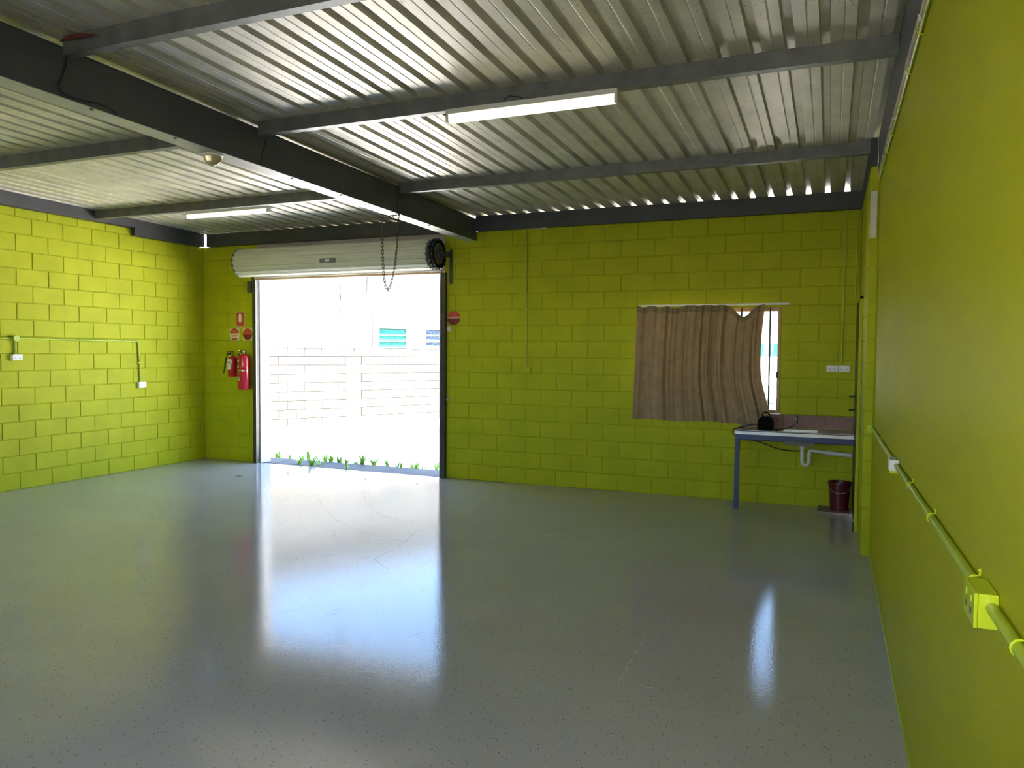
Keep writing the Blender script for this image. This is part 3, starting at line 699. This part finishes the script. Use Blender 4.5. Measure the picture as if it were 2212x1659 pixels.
flat(f, [(cx - .02, 2.055), (cx + .02, 2.055), (cx + .02, 2.063), (cx - .02, 2.063)], 'sign_white', 'lettering', -.0082)
flat(f, [(.645, 2.018), (.769, 2.018), (.769, 2.026), (.645, 2.026)], 'orange_sign', 'lettering', -.0082)
f = sign('round_sign', .508, .691, 1.798, 1.991, 'sign_green_white', 'white square sign with a red and white banded circle, left of the pair')
cx, cz, r = .5995, 1.8945, .088
flat(f, disc(cx, cz, r * .98, r), 'sign_white', 'circle', -.0067)
flat(f, disc(cx, cz, r * .98, r, math.radians(8), math.radians(172)), 'red_sign', 'upper_band', -.0082)
flat(f, disc(cx, cz, r * .98, r, math.radians(222), math.radians(318)), 'red_sign', 'lower_band', -.0082)
for k, (zz, wd) in enumerate([(1.945, .035), (1.925, .055)]): flat(f, [(cx - wd, zz - .006), (cx + wd, zz - .006), (cx + wd, zz + .006), (cx - wd, zz + .006)], 'orange_sign', 'lettering', -.0097)
for k, (zz, wd) in enumerate([(1.895, .06), (1.878, .06), (1.861, .05)]): flat(f, [(cx - wd, zz - .004), (cx + wd, zz - .004), (cx + wd, zz + .004), (cx - wd, zz + .004)], 'orange_sign', 'lettering', -.0082)
f = sign('round_sign', .754, .934, 1.799, 1.990, 'sign_green_white', 'white square sign with an all red circle, right of the pair')
cx = .844
flat(f, disc(cx, cz, r, r * 1.0), 'orange_sign', 'circle', -.0067); flat(f, disc(cx, cz, r * .93, r * .93, math.radians(-2), math.radians(182)), 'red_sign', 'upper_half', -.0082)
flat(f, disc(cx, cz, r * .95, r * .95, math.radians(182), math.radians(358)), 'dark_red_sign', 'lower_half', -.0082)
for k, (zz, wd) in enumerate([(1.945, .04), (1.925, .055), (1.906, .06)]): flat(f, [(cx - wd, zz - .005), (cx + wd, zz - .005), (cx + wd, zz + .005), (cx - wd, zz + .005)], 'orange_sign', 'lettering', -.0097)
f = thing('round_sign', (4.246, -.003, 2.0), 'round dark red disc sign right of the roller door', 'sign'); cx, cz, r = 4.246, 2.101, .093
MB().lathe([(r, -.006), (r, -.0015)], (cx, 0, cz), 'y', 36).build('panel', 'dark_red_sign', f)
flat(f, disc(cx, cz, r * .97, r * .97, math.radians(4), math.radians(176)), 'orange_sign', 'upper_rim', -.0062)
flat(f, disc(cx, cz, r * .84, r * .84, math.radians(5), math.radians(175)), 'red_sign', 'upper_half', -.0077)
flat(f, [(cx - .09, cz - .003), (cx + .09, cz - .003), (cx + .09, cz + .004), (cx - .09, cz + .004)], 'sign_white', 'divider', -.0092)
for zz, wd in [(2.155, .035), (2.138, .05), (2.120, .06)]: flat(f, [(cx - wd, zz - .005), (cx + wd, zz - .005), (cx + wd, zz + .005), (cx - wd, zz + .005)], 'orange_sign', 'lettering', -.0092)
f = thing('door_switch', (4.167, -.005, 1.926), 'small pale grey switch plate below the round disc sign', 'switch')
MB().box((4.152, -.016, 1.927), (4.210, -.001, 1.995), bev=.004).build('plate', 'label_white', f); MB().box((4.166, -.02, 1.945), (4.196, -.0165, 1.98), bev=.001).build('rocker', 'white_plastic', f)
def extinguisher(x, y, zb, r, h, label, big):
    e = thing('fire_extinguisher', (x, y, zb), label, 'fire extinguisher')
    MB().lathe([(r * .9, 0), (r, .012), (r, h - .05), (r * .93, h - .022), (r * .7, h - .006), (r * .3, h), (r * .28, h + .02)], (x, y, zb), n=28).build('cylinder', 'red_gloss', e)
    v = MB().lathe([(.016, h + .02), (.018, h + .03), (.018, h + .06), (.01, h + .065)], (x, y, zb), n=12).build('valve', 'chrome', e)
    MB().box((x - .012, y - .10, zb + h + .062), (x + .012, y + .02, zb + h + .072), bev=.002).box((x - .010, y - .085, zb + h + .028), (x + .010, y - .01, zb + h + .038), bev=.002).build('lever', 'black_iron' if not big else 'chrome', e)
    def wrap(z0, z1, a0, a1, mt, nm):
        b = MB(); n_ = 12; vs = []
        for zz in (z0, z1):
            for rr in (r + .0006, r + .0016):
                for i in range(n_ + 1):
                    t = a0 + (a1 - a0) * i / n_; vs.append((x + rr * math.cos(t), y + rr * math.sin(t), zb + zz))
        q = n_ + 1; fs = []
        for i in range(n_): fs += [(q + i, q + i + 1, 3 * q + i + 1, 3 * q + i), (i, 2 * q + i, 2 * q + i + 1, i + 1), (i, i + 1, q + i + 1, q + i), (2 * q + i, 3 * q + i, 3 * q + i + 1, 2 * q + i + 1)]
        b.add(vs, fs, 0, True); return b.build(nm, mt, e)
    d = math.radians
    if big:
        wrap(h * .80, h * .86, d(195), d(262), 'label_white', 'label'); wrap(h * .63, h * .70, d(190), d(258), 'label_white', 'label')
        wrap(h * .69, h * .78, d(190), d(250), 'timber', 'label'); wrap(h * .43, h * .50, d(195), d(245), 'label_white', 'label'); wrap(h * .265, h * .365, d(195), d(275), 'label_white', 'label')
        MB().lathe([(r + .002, h * .535), (r + .004, h * .535), (r + .004, h * .565), (r + .002, h * .565)], (x, y, zb), n=28).build('strap', 'chrome', e)
        wrap(h * .285, h * .345, d(202), d(268), 'dark_red_sign', 'lettering')
        MB().tube([(x - .015, y, zb + h + .045), (x - .06, y - .01, zb + h + .04), (x - r - .01, y - .01, zb + h - .02), (x - r - .012, y + .02, zb + h * .7), (x - r * .9, y + .055, zb + h * .3)], .009, 8).build('hose', 'black_iron', e)
    else:
        wrap(h * .36, h * .86, d(175), d(290), 'label_white', 'label'); wrap(h * .68, h * .74, d(235), d(285), 'dark_red_sign', 'lettering')
        MB().tube([(x - .01, y, zb + h + .045), (x - .05, y - .03, zb + h + .04), (x - .085, y - .03, zb + h - .03), (x - .10, y - .03, zb + h - .10)], .009, 8).build('hose', 'black_iron', e)
        MB().tube([(x - .088, y - .03, zb + h - .02), (x - .115, y - .03, zb + h * .42), (x - .12, y - .03, zb + h * .40), (x - .135, y - .03, zb + h * .18)], [.010, .011, .007, .010], 8).build('nozzle', 'black_iron', e)
    MB().box((x - .02, -.014, zb + h * .5), (x + .02, -.001, zb + h * .9)).box((x - .018, y + r * .8, zb + h * .68), (x + .018, -.010, zb + h * .72)).build('wall_bracket', 'steel_dark', e)
extinguisher(.622, -.085, 1.265, .062, .30, 'smaller red fire extinguisher with a white label and black hose', False)
extinguisher(.858, -.105, 1.085, .088, .505, 'larger red fire extinguisher beside the roller door jamb', True)

# ---- conduits and outlet boxes
def outlet(name, x, y, z, nx, ny, wd, h, dep, mt, label, cat, holes=True):
    """box on a wall; (nx,ny) points into the room; x,y = centre of its back face"""
    f = thing(name, (x, y, z - h / 2), label, cat)
    tx, ty = -ny, nx
    def bx(u0, u1, d0, d1, z0, z1, bev): 
        p = [(x + tx * u + nx * d, y + ty * u + ny * d) for u, d in ((u0, d0), (u1, d1))]
        return MB().box((p[0][0], p[0][1], z0), (p[1][0], p[1][1], z1), bev=bev)
    bx(-wd / 2, wd / 2, .0005, dep - .008, z - h / 2, z + h / 2, .003).build('back_box', mt, f)
    pl = bx(-wd / 2, wd / 2, dep - .0075, dep, z - h / 2, z + h / 2, .002).build('cover_plate', mt, f)
    if holes:
        for u in (-wd * .22, wd * .22):
            bx(u - wd * .07, u + wd * .07, dep + .0002, dep + .0022, z + h * .14, z + h * .34, .0006).build('switch', mt, pl)
            for q in (-1, 1): bx(u + q * wd * .05 - .002, u + q * wd * .05 + .002, dep + .0002, dep + .0008, z - h * .22, z - h * .05, 0).build('pin_slot', 'black_iron', pl)
    return f
def conduit(name, label, path, r, saddles, wall, mt='conduit_green'):
    f = thing(name, path[0], label, 'conduit')
    MB().tube(path, r, 10).build('pipe', mt, f)
    for (x, y, z), d in saddles:
        nx, ny = wall
        b = MB(); p = Vector((x, y, z)); n_ = Vector((nx, ny, 0))
        if d == 'h':
            q = [p + n_ * (.001) + Vector((0, 0, r * 2.6)), p + n_ * .003 + Vector((0, 0, r * 1.25))]
            for i in range(7):
                t = PI / 2 - PI * i / 6; q.append(p + n_ * (r * .9 + (r * 1.22) * math.cos(t)) + Vector((0, 0, r * 1.22 * math.sin(t))))
            q += [p + n_ * .003 + Vector((0, 0, -r * 1.25))]
            b.tube(q, r * .22, 5)
            b.lathe([(r * .30, 0), (r * .2, .003)], p + n_ * .004 + Vector((0, 0, r * 2.2)), n=6)
        else:
            t_ = Vector((-ny, nx, 0)); b.box(p + t_ * -r * 2.2 + n_ * .0005 + Vector((0, 0, -.006)), p + t_ * r * 2.2 + n_ * (r * 2.1) + Vector((0, 0, .006)), bev=.002)
        b.build('saddle', 'green_gloss' if mt == 'conduit_green' else mt, f)
    return f
# left wall
conduit('conduit', 'green conduit running along the left wall and dropping to the right outlet', [(.014, -9, 1.785), (.014, -2.96, 1.78)] + [(.014, -2.89, 1.78), (.014, -1.245, 1.768), (.014, -1.222, 1.765), (.014, -1.212, 1.755), (.014, -1.208, 1.735), (.014, -1.18, 1.214)], .012,
        [((0, -3.06, 1.78), 'v'), ((0, -2.62, 1.778), 'v'), ((0, -2.26, 1.776), 'v'), ((0, -2.0, 1.774), 'v'), ((0, -1.30, 1.768), 'v'), ((0, -1.196, 1.48), 'v')], (1, 0))
f = thing('junction_box', (.0, -2.925, 1.74), 'round green junction box on the left wall conduit', 'junction box')
MB().lathe([(.038, .0265), (.040, .029), (.040, .044), (.036, .048)], (0, -2.925, 1.78), 'x', 20).build('cover', 'conduit_green', f)
conduit('conduit', 'short green conduit drop to the left outlet on the left wall', [(.014, -2.925, 1.742), (.014, -2.925, 1.595)], .012, [], (1, 0))
outlet('power_outlet', 0, -2.915, 1.558, 1, 0, .118, .072, .042, 'white_plastic', 'white power outlet at the left edge of the left wall', 'power outlet')
outlet('power_outlet', 0, -1.165, 1.172, 1, 0, .120, .078, .042, 'white_plastic', 'white power outlet lower on the left wall, nearer the corner', 'power outlet')
# back wall
conduit('conduit', 'thin green conduit down the back wall between the doorway and the curtain', [(5.262, -.010, 3.24), (5.262, -.010, 2.6), (5.270, -.010, 2.0), (5.272, -.010, 1.482)], .0085, [((5.268, 0, 2.2), 'v')], (0, -1))
outlet('switch_box', 5.275, -.001, 1.442, 0, -1, .114, .078, .040, 'block_paint', 'green painted switch box at the end of the back wall conduit', 'switch box', False)
f = thing('cable_run', (5.45, -.06, 3.19), 'pale cable joint lying under the eave beam beside the thin conduit', 'cable')
MB().tube([(5.27, -.012, 3.195), (5.40, -.012, 3.197), (5.46, -.012, 3.193)], .004, 6).build('cord', 'pvc', f); MB().box((5.455, -.025, 3.182), (5.53, -.003, 3.20), bev=.002).build('joint', 'pvc', f)
conduit('conduit', 'thin green conduit down to the twin outlets above the sink', [(8.917, -.010, 3.2), (8.91, -.010, 2.6), (8.90, -.010, 1.9), (8.90, -.010, 1.551)], .0085, [((8.905, 0, 2.3), 'v')], (0, -1))
conduit('conduit', 'thin green conduit in the back right corner above the dark door', [(9.025, -.010, 3.19), (9.022, -.010, 2.75), (9.018, -.010, 2.25)], .007, [], (0, -1))
outlet('power_outlet', 8.8085, -.001, 1.518, 0, -1, .115, .068, .038, 'white_plastic', 'left one of the twin white power outlets above the sink', 'power outlet')
outlet('power_outlet', 8.9275, -.001, 1.518, 0, -1, .115, .068, .038, 'white_plastic', 'right one of the twin white power outlets above the sink', 'power outlet')
# right wall
conduit('conduit', 'green conduit on the right wall from the block return to the white box', [(RW - .013, -2.04, 1.075), (RW - .013, -4.45, 1.108)], .0125, [((RW, -3.2, 1.09), 'h')], (-1, 0))
conduit('conduit', 'green conduit on the right wall between the white box and the near outlet', [(RW - .013, -4.58, 1.110), (RW - .013, -6.945, 1.150)], .0125, [((RW, -5.3, 1.122), 'h'), ((RW, -6.05, 1.135), 'h'), ((RW, -6.87, 1.149), 'h')], (-1, 0))
conduit('conduit', 'green conduit leaving the near outlet toward the camera', [(RW - .013, -7.085, 1.152), (RW - .013, -8.3, 1.17), (RW - .013, -11.9, 1.2)], .0125, [((RW, -7.33, 1.157), 'h'), ((RW, -8.4, 1.17), 'h')], (-1, 0))
f = thing('conduit_box', (RW - .02, -2.03, 1.03), 'yellow green conduit end box on the block return', 'junction box')
MB().box((9.085, -2.045, 1.03), (RW - .001, -2.005, 1.095), bev=.004).build('cover', 'green_gloss', f)
f = thing('junction_box', (RW - .022, -4.515, 1.07), 'white and green junction box part painted over on the right wall', 'junction box')
MB().box((RW - .046, -4.578, 1.068), (RW - .0005, -4.452, 1.138), bev=.005).build('box', 'white_plastic', f)
MB().box((RW - .047, -4.5795, 1.066), (RW - .0015, -4.4505, 1.082), bev=.004).build('painted_base', 'green_gloss', f)
for z_ in (1.146,): MB().lathe([(.004, 0), (.004, .006)], (RW - .036, -4.56, 1.1375), n=8).lathe([(.004, 0), (.004, .006)], (RW - .012, -4.56, 1.1375), n=8).build('screw', 'black_iron', f)
outlet('power_outlet', RW, -7.015, 1.143, -1, 0, .135, .074, .046, 'green_gloss', 'glossy green painted power outlet on the near right wall', 'power outlet')
# white board at the top of the block return
tag(MB().box((9.062, -2.016, 2.62), (9.112, -2.0015, 3.0), bev=.003).build('white_board', 'white_board'), 'narrow white board at the top of the block return', 'board')
f = thing('indicator', (9.085, -2.004, 2.5), 'tiny red indicator stud on the block return', 'indicator')
MB().lathe([(.004, -.006), (.006, -.0015)], (9.085, -2.0, 2.50), 'y', 10).build('stud', 'red_sign', f)

# ---- dark door in the block return
dr = tag(MB().box((9.032, KY0 + .002, .02), (9.09, KY1 - .002, KZ - .005), bev=.003).build('door_1', 'door_black', origin=(9.06, -.6, 0)), kind='structure')
MB().box((9.028, KY0 - .045, .012), (9.0585, KY0 + .0, KZ + .03), bev=.003).build('architrave', 'block_paint', dr)
MB().box((9.028, KY0 - .045, KZ - .0), (9.0585, KY1 + .03, KZ + .03), bev=.003).build('architrave', 'block_paint', dr)
for z_ in (1.24, 1.10):
    MB().tube([(9.031, -.36, z_), (8.995, -.36, z_), (8.985, -.35, z_), (8.983, -.27, z_ - .004)], .009, 8).lathe([(.024, -.002), (.022, .006)], (9.028, -.36, z_), 'x', 14).build('handle', 'black_iron', dr)
MB().lathe([(.014, -.008), (.014, -.001)], (9.031, -.42, 1.02), 'x', 12).build('lock_cylinder', 'chrome', dr)
MB().tube([(9.022, -1.125, .002), (9.022, -1.125, .10)], .006, 8).build('floor_bolt', 'black_iron', dr)

# ---- window
wn_ = bpy.data.objects.new('window_1', None); COL.objects.link(wn_); wn_.location = (7.5, .05, 1.0); wn_['kind'] = 'structure'; OFF['window_1'] = Vector((7.5, .05, 1.0))
fr_ = .034
for a, c in [((WX0, .0, WZ0), (WX0 + fr_, .09, WZ1)), ((WX1 - fr_, .0, WZ0), (WX1, .09, WZ1)), ((WX0 + fr_, .0, WZ1 - .045), (WX1 - fr_, .09, WZ1)), ((WX0 + fr_, .0, WZ0), (WX1 - fr_, .09, WZ0 + .03)), ((7.46, .03, WZ0 + .03), (7.50, .08, WZ1 - .045))]:
    MB().box(a, c, bev=.003).build('window_frame', 'timber', wn_)
for a, c in [(WX0 + fr_, 7.46), (7.50, WX1 - fr_)]: MB().box((a, .052, WZ0 + .03), (c, .056, WZ1 - .045)).build('pane', 'clear_glass', wn_)
for x in (6.95, 7.24, 7.56, 7.86, 8.165): MB().box((x - .009, -.004, WZ0 + .005), (x + .009, .012, WZ1 - .002), bev=.001).build('security_bar', 'bar_black', wn_)
MB().box((WX0 - .01, -.03, WZ0 - .014), (WX1 + .012, .09, WZ0 - .001), bev=.002).build('window_sill', 'sill_alu', wn_)
MB().box((8.238, -.02, 1.40), (8.262, .028, 1.47), bev=.006).build('catch', 'bar_black', wn_)
# ---- curtain and rod
rod = thing('curtain_rod', (7.53, -.06, 2.205), 'white curtain track over the window', 'curtain rod')
MB().box((6.70, -.072, 2.205), (8.365, -.052, 2.228), bev=.004).build('track', 'rod_white', rod)
for x in (6.8, 7.55, 8.33): MB().box((x - .01, -.051, 2.208), (x + .01, -.001, 2.224)).build('bracket', 'rod_white', rod)
ct = thing('curtain', (7.4, -.09, .9), 'brown pleated curtain sagging from its track over the window', 'curtain')
def cx_(u, v):
    xl = 6.695 - .045 * v; xr = 8.115 - .035 * math.sin(PI * min(1, v * 1.15)) + .10 * max(0, v - .55) ** 1.5 / .3 
    return xl + (xr - xl) * u
def sag(u):
    s = 0
    for c0, wd, dp in ((.055, .022, .030), (.19, .035, .026), (.315, .05, .034), (.50, .03, .006), (.62, .03, .006), (.84, .075, .135)):
        s += dp * math.exp(-((u - c0) / wd) ** 2)
    return s
def cy_(u, v):
    uu = u + .022 * math.sin(9 * u + 1.3) + .016 * math.sin(21 * u + .4) + .006 * math.sin(47 * u)
    a = .55 + .55 * v
    y = .022 * a * math.sin(2 * PI * 9.5 * uu + .7 * math.sin(2.2 * v)) + .012 * math.sin(2 * PI * 17.3 * uu + 1.1 + 1.3 * v * math.sin(5 * u)) + .006 * math.sin(2 * PI * 31 * uu + 2.2 * v)
    y += .010 * math.sin(2 * PI * (u * 3 - v * 1.4)) * v
    y -= .03 * math.exp(-((u - .84 - .06 * v) / .07) ** 2) * math.sin(PI * v)
    y -= .016 * math.exp(-((u - .30 - .05 * v) / .02) ** 2) * v - .014 * math.exp(-((u - .56 + .07 * v) / .025) ** 2) * v - .02 * math.exp(-((u - .70 - .16 * v * v) / .022) ** 2) * math.sin(PI * min(1, v * 1.1))
    return -.098 + y * .85
def cloth(v0, v1, nv, nu=230, push=0, th=.004):
    vs = []; fs = []
    def P(u, v, d):
        x = cx_(u, v); z_t = 2.214 - sag(u) * (1 - v) ** .35; zb = .893 + .006 * math.sin(u * 14) + .012 * max(0, u - .8); z = z_t + (zb - z_t) * v
        return (x, cy_(u, v) - push + d, z)
    for d in (0, th):
        for i in range(nv + 1):
            for j in range(nu + 1): vs.append(P(j / nu, v0 + (v1 - v0) * i / nv, d))
    q = nu + 1; tot = (nv + 1) * q
    for i in range(nv):
        for j in range(nu):
            a = i * q + j; fs += [(a, a + q, a + q + 1, a + 1), (tot + a, tot + a + 1, tot + a + q + 1, tot + a + q)]
    for j in range(nu): fs += [(j, j + 1, tot + j + 1, tot + j), (nv * q + j, tot + nv * q + j, tot + nv * q + j + 1, nv * q + j + 1)]
    for i in range(nv): fs += [(i * q, tot + i * q, tot + (i + 1) * q, (i + 1) * q), (i * q + nu, (i + 1) * q + nu, tot + (i + 1) * q + nu, tot + i * q + nu)]
    return MB().add(vs, fs, 0, True)
cloth(.052, 1, 46).build('drape', 'curtain_cloth', ct)
cloth(0, .054, 3, push=.003).build('heading_tape', 'curtain_tape', ct)

# ---- sink bench
BX0, BX1, BY = 7.86, 9.028, -.45
sb_ = thing('sink_bench', (8.45, -.22, 0), 'stainless steel sink bench on a blue steel frame', 'sink bench')
# worktop with basin opening
hx0, hx1, hy0, hy1 = 8.33, 8.68, -.375, -.10; zt = .853
b = MB()
for x0, x1, y0, y1 in [(BX0, hx0, BY, -.012), (hx1, BX1, BY, -.012), (hx0, hx1, BY, hy0), (hx0, hx1, hy1, -.012)]: b.box((x0, y0, zt - .012), (x1, y1, zt - .004))
b.box((BX0, BY, zt - .046), (BX1, BY + .012, zt)).box((BX0, BY + .012, zt - .046), (BX0 + .012, -.012, zt)).box((BX1 - .012, BY + .012, zt - .046), (BX1, -.012, zt))
tp = b.build('worktop', 'stainless', sb_)
b = MB(); d_ = .15; i_ = .03
ring = [[(hx0, hy0, zt - .004), (hx1, hy0, zt - .004), (hx1, hy1, zt - .004), (hx0, hy1, zt - .004)], [(hx0 + i_, hy0 + i_, zt - d_), (hx1 - i_, hy0 + i_, zt - d_), (hx1 - i_, hy1 - i_, zt - d_), (hx0 + i_, hy1 - i_, zt - d_)]]
vs = ring[0] + ring[1] + [(x - .003 if i in (0, 3) else x + .003, y - .003 if i in (0, 1) else y + .003, z - .003) for r in ring for i, (x, y, z) in enumerate(r)]
fs = []
for i in range(4):
    j = (i + 1) % 4; fs += [(i, j, 4 + j, 4 + i), (8 + i, 12 + i, 12 + j, 8 + j), (i, 8 + i, 8 + j, j)]
fs += [(4, 5, 6, 7), (15, 14, 13, 12)]
b.add(vs, fs); bs = b.build('basin', 'stainless', sb_)
MB().lathe([(.03, 0), (.034, .002), (.012, .003)], (8.535, -.2, zt - d_ + .0005), n=18).build('plug_hole', 'chrome', bs)
fz0, fz1 = .752, .8065
b = MB().box((BX0 + .002, BY + .004, fz0), (BX1 - .002, BY + .05, fz1), bev=.002); b.build('frame_rail', 'blue_paint', sb_)
b = MB().box((BX0 + .002, BY + .051, fz0), (BX0 + .048, -.014, fz1), bev=.002); b.build('frame_rail', 'blue_paint', sb_)
b = MB().box((BX0 + .002, -.058, .70), (BX1 - .002, -.014, .7515), bev=.002); b.build('frame_rail', 'blue_paint', sb_)
b = MB().box((BX0 + .002, BY + .004, .001), (BX0 + .05, BY + .05, fz0 - .0005), bev=.002); b.build('leg', 'blue_paint', sb_)
# plumbing
px, py = 8.535, -.2
pl = thing('drain_trap', (px, py, .47), 'white plastic drain trap under the sink', 'pipe')
MB().lathe([(.028, .655), (.030, .66), (.030, .69), (.024, .6995)], (px, py, 0), n=18).build('collar', 'pvc', pl)
arc = [(px, py, .66), (px, py, .53)] + [(px + .035 - .035 * math.cos(t), py, .525 - .045 * math.sin(t)) for t in [PI * i / 8 for i in range(9)]] + [(px + .07, py, .60), (px + .072, py, .628), (px + .09, py, .642)]
MB().tube(arc, .021, 12).build('bend', 'pvc', pl)
MB().lathe([(.026, .585), (.026, .61)], (px + .07, py, 0), n=16).build('union', 'pvc', pl)
MB().cyl((px + .085, py, .643), (px + .26, py, .625), .019, 12).build('outlet_pipe', 'pvc', pl)
MB().cyl((px + .262, py, .625), (9.02, py, .612), .024, 14).build('waste_pipe', 'pvc', pl)
MB().lathe([(.028, -.02), (.028, .02)], (px + .262, py, .625), 'x', 16).build('union', 'pvc', pl)
tag(MB().tube([(8.05, BY + .06, .745), (8.16, -.30, .70), (8.28, -.22, .645), (8.36, -.2, .632), (8.45, -.2, .628), (8.506, -.2, .628)], .006, 8).build('hose', 'cable_black'), 'thin dark hose sagging below the bench to the drain trap', 'hose')
# splashback
sp_ = thing('splashback', (8.45, -.006, .855), 'low strip of reddish brown tiles behind the sink', 'splashback')
MB().box((7.87, -.0045, .853), (9.035, -.0005, 1.0)).build('grout', 'grout', sp_)
x = 7.872; i = 0
while x < 9.03:
    x1 = min(x + .148, 9.033); MB().box((x, -.011, .856), (x1 - .004, -.0048, .998), bev=.0015).build('tile', 'tile', sp_); x += .15
# tap
t_ = thing('tap', (8.47, -.02, .90), 'small dark wall tap above the sink', 'tap')
MB().lathe([(.02, -.014), (.018, -.011)], (8.472, 0, .955), 'y', 14).build('flange', 'chrome', t_)
MB().tube([(8.472, -.014, .955), (8.472, -.06, .957), (8.472, -.09, .945), (8.472, -.10, .915)], .009, 8).build('spout', 'steel_dark', t_)
MB().lathe([(.008, .958), (.009, .99), (.005, .995)], (8.472, -.045, 0), n=10).box((8.445, -.052, .992), (8.499, -.038, 1.0), bev=.002).build('handle', 'steel_dark', t_)
# black portable radio bag on the bench
bg = thing('black_case', (8.165, -.33, zt), 'small black case with a round carry handle on the bench', 'case')
b = MB(); bx0, bx1, z0, z1 = 8.083, 8.247, zt + .001, 1.0
P = [(bx0 + .02, z0), (bx1 - .02, z0), (bx1 - .004, z0 + .012), (bx1, z0 + .03), (bx1 - .004, z1 - .05), (bx1 - .018, z1 - .022), (bx1 - .045, z1), (bx0 + .045, z1), (bx0 + .018, z1 - .022), (bx0 + .004, z1 - .05), (bx0, z0 + .03), (bx0 + .004, z0 + .012)]
bm = bmesh.new(); vv = [bm.verts.new((x, -.39, z)) for x, z in P]; fc = bm.faces.new(vv); ex = bmesh.ops.extrude_face_region(bm, geom=[fc])
for v in ex['geom']:
    if isinstance(v, bmesh.types.BMVert): v.co.y += .12
bmesh.ops.recalc_face_normals(bm, faces=bm.faces[:]); bmesh.ops.bevel(bm, geom=[e for e in bm.edges if abs(e.verts[0].co.y - e.verts[1].co.y) < 1e-5], offset=.008, segments=2, affect='EDGES')
b.frombm(bm); b.build('body', 'bag_black', bg)
MB().tube([(8.132 - .002, -.33, .998)] + [(8.165 - .037 * math.cos(t), -.33, 1.008 + .036 * math.sin(t)) for t in [PI * i / 10 for i in range(11)]] + [(8.202, -.33, .998)], .0065, 8).build('carry_handle', 'bag_black', bg)
MB().tube([(8.09, -.27, .90), (8.04, -.28, .905), (7.96, -.31, .885), (7.90, -.36, .868), (7.868, -.41, .865), (7.848, -.445, .858), (7.840, -.458, .835), (7.842, -.462, .81), (7.858, -.462, .795)], .0055, 8).build('power_cord', 'cable_black', bg)
MB().tube([(8.245, -.30, .862), (8.30, -.30, .862), (8.36, -.28, .868), (8.42, -.2, .885), (8.45, -.12, .90), (8.455, -.115, .902)], .005, 8).build('power_cord', 'cable_black', bg)
tag(MB().box((8.26, -.40, zt - .003), (8.30, -.36, zt + .009), bev=.004).build('plug', 'bag_black'), 'small black plug lying on the bench by the basin', 'plug')
# ---- bucket on a board
tag(MB().box((8.70, -.36, .0008), (9.02, -.03, .028), bev=.004).build('floor_board', 'board_pink'), 'pinkish board on the floor under the red bucket', 'board')
bk = thing('bucket', (8.925, -.20, .029), 'dark red plastic bucket under the sink bench', 'bucket')
r0, r1, h = .086, .108, .30
b = MB(); prof = [(.0, .004), (r0 - .004, .004), (r1 - .003, h - .002), (r1 + .006, h), (r1 + .007, h - .014), (r1 + .001, h - .016), (r0, .0), (0.0, 0)]
n = 32; vs = []; fs = []
for r_, h_ in prof:
    for j in range(n): t = 2 * PI * j / n; vs.append((8.910 + r_ * math.cos(t), -.20 + r_ * math.sin(t), .0295 + h_))
for i in range(len(prof) - 1):
    for j in range(n): fs.append((i * n + j, i * n + (j + 1) % n, (i + 1) * n + (j + 1) % n, (i + 1) * n + j))
b.add(vs, fs, 0, True); b.build('pail', 'bucket', bk)
hn = [(8.910 + (r1 + .009) * math.cos(t), -.20 - (r1 + .012) * math.sin(t) * .9, .0295 + h - .02 - .09 * math.sin(t)) for t in [PI * i / 12 for i in range(13)]]
MB().tube(hn, .0035, 6).build('handle', 'guide_lip', bk)
# ---- bits on the floor
def leaf(x, y, l, wd, a):
    b = MB(); vs = []
    for t, w_ in ((0, .1), (.3, .9), (.6, 1), (1, .15)):
        for s_ in (-1, 1):
            u, v = (t - .5) * l, s_ * w_ * wd / 2; vs.append((x + u * math.cos(a) - v * math.sin(a), y + u * math.sin(a) + v * math.cos(a), .0015 + .012 * t * (1.2 - t) + .003))
    vs2 = [(p[0], p[1], p[2] - .002) for p in vs]; fs = []
    for i in range(3): q = 2 * i; fs += [(q, q + 1, q + 3, q + 2), (8 + q, 8 + q + 2, 8 + q + 3, 8 + q + 1), (q, q + 2, 8 + q + 2, 8 + q), (q + 1, 8 + q + 1, 8 + q + 3, q + 3)]
    fs += [(0, 8, 9, 1), (6, 7, 15, 14)]
    return b.add(vs + vs2, fs).build('dead_leaf', 'leaf_dark')
tag(leaf(1.631, -1.078, .10, .035, .2), 'largest dark dead leaf on the floor left of the doorway', 'leaf')
tag(leaf(2.04, -.589, .04, .022, .9), 'small dark dead leaf on the floor just inside the doorway, left', 'leaf')
tag(leaf(3.30, -.62, .03, .02, 2.0), 'small dark crumb of leaf on the floor centre of the doorway', 'leaf')
tag(leaf(4.02, -.55, .05, .02, .4), 'small dark dead leaf on the floor near the right door guide', 'leaf')
bpy.context.view_layer.update()
